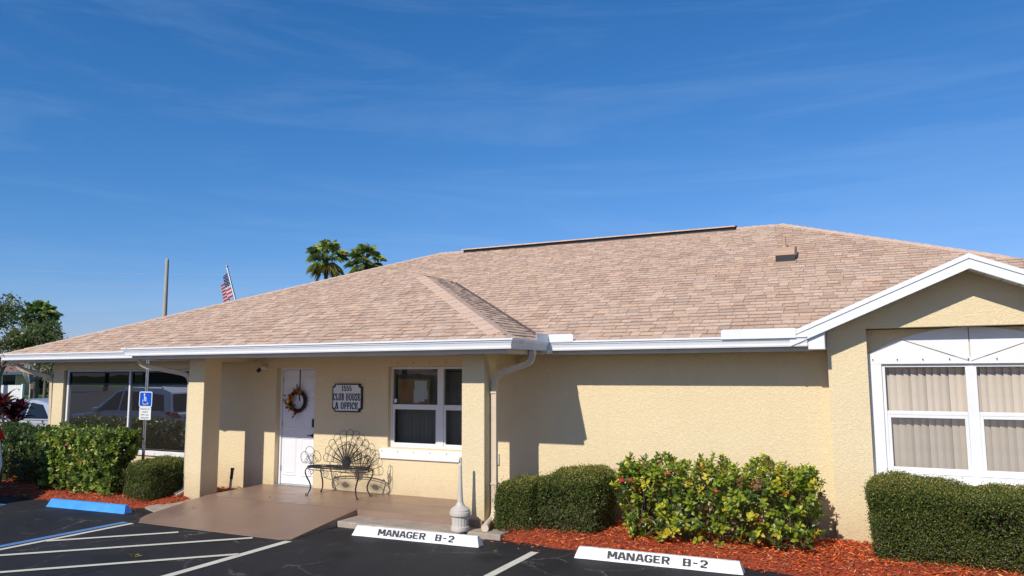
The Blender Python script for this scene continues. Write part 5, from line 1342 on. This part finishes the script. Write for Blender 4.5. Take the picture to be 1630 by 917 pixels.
tree(-70, 38.5, 9.4, 4.2, 3.3, 'broad green tree at the left edge above the far house', TG, 5200, .10, trunk=.25, lsz=.32, blobs=11)
tree(-62.6, 38.5, 6.6, 2.7, 2.0, 'dense dark green oak in front of the tall palm', TG, 6500, .04, trunk=.28, lsz=.30, blobs=10)
tree(-64.0, 36.5, 6.0, 2.8, 2.4, 'thin half bare tree with grey branches', [(.10, .09, .04), (.06, .07, .02), (.13, .10, .06)], 2200, .15, trunk=.2, lsz=.22, blobs=10)
tree(-57.2, 36.0, 3.9, 1.9, 1.4, 'low sparse bush like tree just above the left roof edge', TG, 2600, .1, trunk=.14, lsz=.22, blobs=8)
fan_palm(-68.9, 42.5, 7.5, 1.75, 34, 'round headed cabbage palm behind the dark oak', .22, .25)
tree(-27.5, 17.5, 3.5, 1.7, 1.0, 'small sparse tree with reddish leaves before the far house', [(.16, .05, .03), (.08, .06, .02), (.05, .05, .02)], 420, .0, trunk=.045, lsz=.10, blobs=7)
for i, (x, y, h) in enumerate(((-75, 70, 8), (-58, 85, 9), (-40, 90, 8), (-20, 88, 9), (5, 90, 8), (25, 80, 9), (45, 60, 8))):
    if i in (0, 1, 2): tree(x, y, h, 6, 3.4, ('far dark tree beyond the yellow houses', 'far broad tree beyond the flagpole', 'far tree hidden low behind the roof')[i], TG, 2500, .0, trunk=.3, lsz=.6, blobs=9)

# far houses
def far_house(x, y, w, d, label, roofc, rz_=0, wallz=2.6, wm=None):
    t = thing('house', label, 'house', (x, y, 0)); wm = wm or M['stucco_yellow']
    b = MB(); b.box(x-w/2, x+w/2, y-d/2, y+d/2, -.02, wallz); b.build('wall', wm, t)
    e = .6; hh = wallz+d*.21; A = [(x-w/2-e, y-d/2-e, wallz), (x+w/2+e, y-d/2-e, wallz), (x+w/2+e, y+d/2+e, wallz), (x-w/2-e, y+d/2+e, wallz)]; r0, r1 = (x-w/2+d*.5, y, hh), (x+w/2-d*.5, y, hh)
    b = MB(); b.face([A[0], A[1], r1, r0]); b.face([A[1], A[2], r1]); b.face([A[2], A[3], r0, r1]); b.face([A[3], A[0], r0]); b.face(A[::-1]); rf = b.build('roof', roofc, t)
    b = MB()
    for p, q in zip(A, A[1:]+A[:1]):
        p, q = Vector(p), Vector(q); dd = (q-p).normalized(); n_ = Vector((dd.y, -dd.x, 0)); b.prism([p+n_*.01-Vector((0, 0, .02)), q+n_*.01-Vector((0, 0, .02)), q+n_*.01-Vector((0, 0, .24)), p+n_*.01-Vector((0, 0, .24))], n_*-.03)
    b.build('fascia', M['gutter'], t)
    for k in range(3):
        xx = x-w*.33+k*w*.33
        q = MB(); ring_frame(q, xx-.75, xx+.75, .9, 2.1, y-d/2-.05, y-d/2-.002, .07); wn = q.build('window', M['white'], t); q = MB(); q.box(xx-.68, xx+.68, y-d/2-.02, y-d/2-.004, .97, 2.03); q.build('pane', M['carglass'], wn)
        q = MB(); yy_ = y-d*.3+k*d*.3; ring_frame2 = [q.box(x+w/2+.002, x+w/2+.05, yy_-.7, yy_+.7, .9, 2.1)]; wn = q.build('window', M['white'], t); q = MB(); q.box(x+w/2+.051, x+w/2+.056, yy_-.62, yy_+.62, .98, 2.02); q.build('pane', M['carglass'], wn)
    return t
rfm = NT('far_roof_shingles'); v = rfm.obj(); br = rfm.n('ShaderNodeTexBrick'); br.inputs['Scale'].default_value = 2.2; br.inputs['Color1'].default_value = (.42, .25, .19, 1); br.inputs['Color2'].default_value = (.35, .20, .15, 1); br.inputs['Mortar'].default_value = (.22, .12, .09, 1); rfm.l(v, br.inputs[0])
M['farroof'] = rfm.done(rfm.bsdf(br.outputs[0], .9))
far_house(-87.5, 49, 16, 9, 'yellow house with pink hip roof at the far left behind the white fence', M['farroof'], wallz=2.3)
far_house(-80.5, 66, 17, 9, 'yellow house with pink roof seen beside the corner of the club house', M['farroof'], wallz=3.2)
far_house(-66, -46, 26, 10, 'cream house behind the parking lot opposite the club house, left one', M['farroof']); far_house(-32, -58, 26, 10, 'cream house behind the parking lot opposite the club house, right one', M['farroof'])
leafy('long green hedge at the edge of the far lawn', -77.5, 50.5, 9.0, 2.0, 0, 1.15, 900, 7, .35, .22, TG, [3, 3, 2, 1], cat='hedge', name='hedge', ragged=.1, stems=20)
for i, (x, y) in enumerate(((-84, -40), (-49, -52), (-12, -55))): tree(x, y, 8, 4.5, 3.2, ('shade tree behind the parking lot, leftmost', 'shade tree behind the parking lot, between the houses', 'shade tree behind the parking lot, rightmost')[i], TG, 3000, 0, trunk=.3, lsz=.4, blobs=9)
# white fence far left
fe = thing('fence', 'white fence panel enclosure on the far lawn at the left edge', 'fence', (-68, 40, 0))
dirf = Vector((-.15, 1, 0)).normalized()
fx0 = Vector((-62.6, 37.6, 0)); 
pn = MB()
for k in range(4):
    p0 = fx0+Vector((-2.2*k, -.9*k, 0)); q = MB(); q.box(p0.x-.08, p0.x+.08, p0.y-.08, p0.y+.08, 0, 1.30); q.build('post', M['white'], fe)
    for j in range(13):
        c_ = p0.lerp(p0+Vector((-2.2, -.9, 0)), (j+.5)/13); q = MB(); q.obox((c_.x, c_.y, .66), (.078, .032, 0), (-.008, .02, 0), (0, 0, .55)); q.build('plank', M['white'], fe)
# closed umbrella
um = thing('umbrella', 'closed grey patio umbrella standing by the white fence', 'umbrella', (-61.0, 37.2, 0))
b = MB(); b.tube([(-61.0, 37.2, 0), (-61.0, 37.2, 3.4)], .05, 8); b.build('pole', M['trim'], um)
b = MB(); b.lathe([(.10, 1.35), (.42, 1.9), (.50, 2.3), (.22, 3.0), (.02, 3.55)], (-61.0, 37.2, 0), 24, ripple=lambda i, j: .18 if j % 3 == 0 else -.1); b.build('canopy', M['grey_cloth'], um)

# ------------------------------------------------------------------ cars
def car(name, label, x, y, rz, kind, paint, tall=False):
    t = thing(name, label, 'car', (0, 0, 0))
    if kind == 'suv':
        Lh = 2.28; w = .92
        low = [(-2.25, .32), (-2.28, .62), (-2.24, 1.02), (1.10, .98), (1.95, .90), (2.22, .74), (2.28, .42), (2.15, .26), (-2.15, .26)]
        upp = [(-2.20, 1.0), (-1.95, 1.58), (-1.55, 1.67), (-.2, 1.70), (.25, 1.62), (1.15, .98)]; wins = [[(-1.92, 1.06), (-1.72, 1.50), (-1.12, 1.56), (-1.12, 1.06)], [(-1.04, 1.06), (-1.04, 1.56), (-.12, 1.60), (-.12, 1.05)], [(-.04, 1.05), (-.04, 1.60), (.22, 1.55), (.86, 1.03)]]
    else:
        Lh = 2.35; w = .90
        low = [(-2.30, .32), (-2.35, .60), (-2.28, .92), (1.10, .93), (2.0, .84), (2.30, .66), (2.34, .40), (2.2, .24), (-2.2, .24)]
        upp = [(-1.95, .92), (-1.25, 1.36), (-.85, 1.43), (-.1, 1.44), (.30, 1.38), (1.15, .93)]; wins = [[(-1.55, .97), (-1.15, 1.31), (-.72, 1.36), (-.72, .97)], [(-.66, .97), (-.66, 1.365), (-.02, 1.375), (-.02, .965)], [(.04, .965), (.04, 1.37), (.26, 1.33), (.86, .965)]]
    def tap(z, zb, zt): return w-.02 if z <= zb else w-.02-(z-zb)/(zt-zb)*.20
    b = MB(); n_ = len(low); b.add([(p[0], -w*(.97 if p[1] < .5 or p[1] > .88 else 1), p[1]) for p in low]+[(p[0], w*(.97 if p[1] < .5 or p[1] > .88 else 1), p[1]) for p in low], [tuple(range(n_)), tuple(range(n_, 2*n_))[::-1]]+[(i, n_+i, n_+(i+1) % n_, (i+1) % n_) for i in range(n_)])
    bd = b.build('body', paint, t, bevel=.05); bd.modifiers[0].segments = 3
    zb, zt = upp[0][1], max(p[1] for p in upp); b = MB(); n_ = len(upp)
    b.add([(p[0], -tap(p[1], zb, zt), p[1]) for p in upp]+[(p[0], tap(p[1], zb, zt), p[1]) for p in upp], [tuple(range(n_)), tuple(range(n_, 2*n_))[::-1]]+[(i, n_+i, n_+(i+1) % n_, (i+1) % n_) for i in range(n_)])
    cb = b.build('cabin', paint, t, bevel=.035); cb.modifiers[0].segments = 3
    for sgn in (-1, 1):
        for wn in wins:
            b = MB(); b.prism([(p[0], sgn*(tap(p[1], zb, zt)+.002), p[1]) for p in wn], (0, sgn*.006, 0)); b.build('side_window', M['carglass'], t)
    # windscreen and rear glass
    def glassq(p, q, name, inset=.10):
        b = MB(); d_ = (Vector((q[0], 0, q[1]))-Vector((p[0], 0, p[1]))); n2_ = Vector((-d_.z, 0, d_.x)).normalized(); n2_ = n2_ if n2_.z > 0 else -n2_
        a0 = Vector((p[0], 0, p[1]))+d_*.08; a1_ = Vector((p[0], 0, p[1]))+d_*.90; wa, wb_ = tap(a0.z, zb, zt)-inset, tap(a1_.z, zb, zt)-inset
        b.prism([a0+Vector((0, -wa, 0))+n2_*.002, a0+Vector((0, wa, 0))+n2_*.002, a1_+Vector((0, wb_, 0))+n2_*.002, a1_+Vector((0, -wb_, 0))+n2_*.002], n2_*.006); b.build(name, M['carglass'], t)
    glassq(upp[-1], upp[-2], 'windscreen'); glassq(upp[0], upp[1], 'rear_window')
    zt_ = .98 if kind == 'suv' else .80
    for sgn in (-1, 1):
        b = MB()
        if tall: b.prism([(-2.262, sgn*.76, 1.02), (-2.262, sgn*.90, 1.02), (-2.0, sgn*.76, 1.60), (-2.0, sgn*.70, 1.60)], (-.02, 0, 0)); b.prism([(-2.27, sgn*.925, 1.02), (-2.16, sgn*.925, 1.02), (-2.05, sgn*.80, 1.50), (-2.12, sgn*.80, 1.50)], (0, sgn*.012, 0))
        elif kind == 'suv': b.prism([(-2.275, sgn*.60, .88), (-2.275, sgn*.90, .90), (-2.24, sgn*.915, 1.04), (-2.24, sgn*.70, 1.02)], (-.012, 0, 0)); b.prism([(-2.24, sgn*.925, .92), (-1.98, sgn*.925, 1.02), (-2.2, sgn*.925, 1.06)], (0, sgn*.008, 0))
        else: b.box(-2.355, -2.30, min(sgn*.55, sgn*.88), max(sgn*.55, sgn*.88), .66, .82)
        b.build('tail_light', M['redlens'], t)
        b = MB(); b.box(2.10, 2.245, min(sgn*.55, sgn*.87), max(sgn*.55, sgn*.87), .64, .78); b.build('headlight', M['clearlens'], t, bevel=.02)
        b = MB(); b.box(.72, .88, min(sgn*.93, sgn*1.08), max(sgn*.93, sgn*1.08), 1.0, 1.12); b.build('mirror', paint, t, bevel=.03)
        for hx in (-.55, .5): b = MB(); b.box(hx-.11, hx+.11, min(sgn*w, sgn*(w+.02)), max(sgn*w, sgn*(w+.02)), .80, .83); b.build('handle', paint, t, bevel=.006)
        for wx in (-1.38, 1.42):
            b = MB(); b.tube([(wx, sgn*(w-.22), .34), (wx, sgn*(w+.012), .34)], .345, 28); wh = b.build('wheel', M['rubber'], t, bevel=.03)
            b = MB(); b.tube([(wx, sgn*(w+.012), .34), (wx, sgn*(w+.02), .34)], [.23, .20], 20)
            b.build('rim', M['steel'], wh)
            b = MB()
            for k in range(17):
                a = PI*k/16; p_ = (wx+.40*math.cos(a), sgn*(w+.001), .34+.40*math.sin(a))
                if k: b.obox(((p_[0]+pp_[0])/2, sgn*(w+.004), (p_[2]+pp_[2])/2), ((p_[0]-pp_[0])/2, 0, (p_[2]-pp_[2])/2), (0, .012, 0), ((p_[0]-wx)*.06, 0, (p_[2]-.34)*.06))
                pp_ = p_
            b.build('wheel_arch', M['plastic'], t)
        if kind == 'suv': b = MB(); b.tube([(-1.6, sgn*.66, 1.66), (-1.5, sgn*.66, 1.72), (-.2, sgn*.66, 1.75), (.0, sgn*.66, 1.69)], .016, 6); b.build('roof_rail', M['steel'], t)
    b = MB(); b.box(-2.30, -2.26, -.86, .86, .28, .55); b.box(2.24, 2.295, -.7, .7, .30, .52); b.box(-1.0, 1.0, -w-.006, -w+.02, .26, .36); b.box(-1.0, 1.0, w-.02, w+.006, .26, .36); b.build('bumper_trim', M['plastic'], t, bevel=.01)
    b = MB(); b.box(-2.315, -2.30, -.17, .17, .62, .72); b.build('number_plate', M['signwhite'], t)
    t.location = (x, y, 0); t.rotation_euler = (0, 0, rz); return t
car('parked_car', 'silver sedan parked beyond the left corner of the club house', -20.3, 12.6, R(186), 'sedan', M['carsilver'])
car('parked_car', 'white suv parked left of the frame and reflected in the dark windows', -19.5, 5.0, R(180), 'suv', M['carwhite'])

car('parked_car', 'white suv with tall red tail lights backed into the stall at the left edge', -13.91, 5.30, R(-90), 'suv', M['carwhite'], True)

for k, (za, zb) in enumerate(((20.9, 18.3), (18.9, 16.2), (13.2, 12.2))):
    sl_ = (zb-za)/31.0; b = MB(); b.tube([(-175, 80, za-sl_*33), (-142, 80, za), (-111, 80, zb), (-75, 80, zb+sl_*36*.8), (-30, 80, zb+sl_*80*.6)], .013, 5)
    tag(b.build('power_line', M['sky_wire'], None, loc=(-111, 80, 0)), ('uppermost faint power line crossing the sky at the left', 'middle faint power line crossing the sky at the left', 'lowest faint power line just above the left roof edge')[k], 'power line')
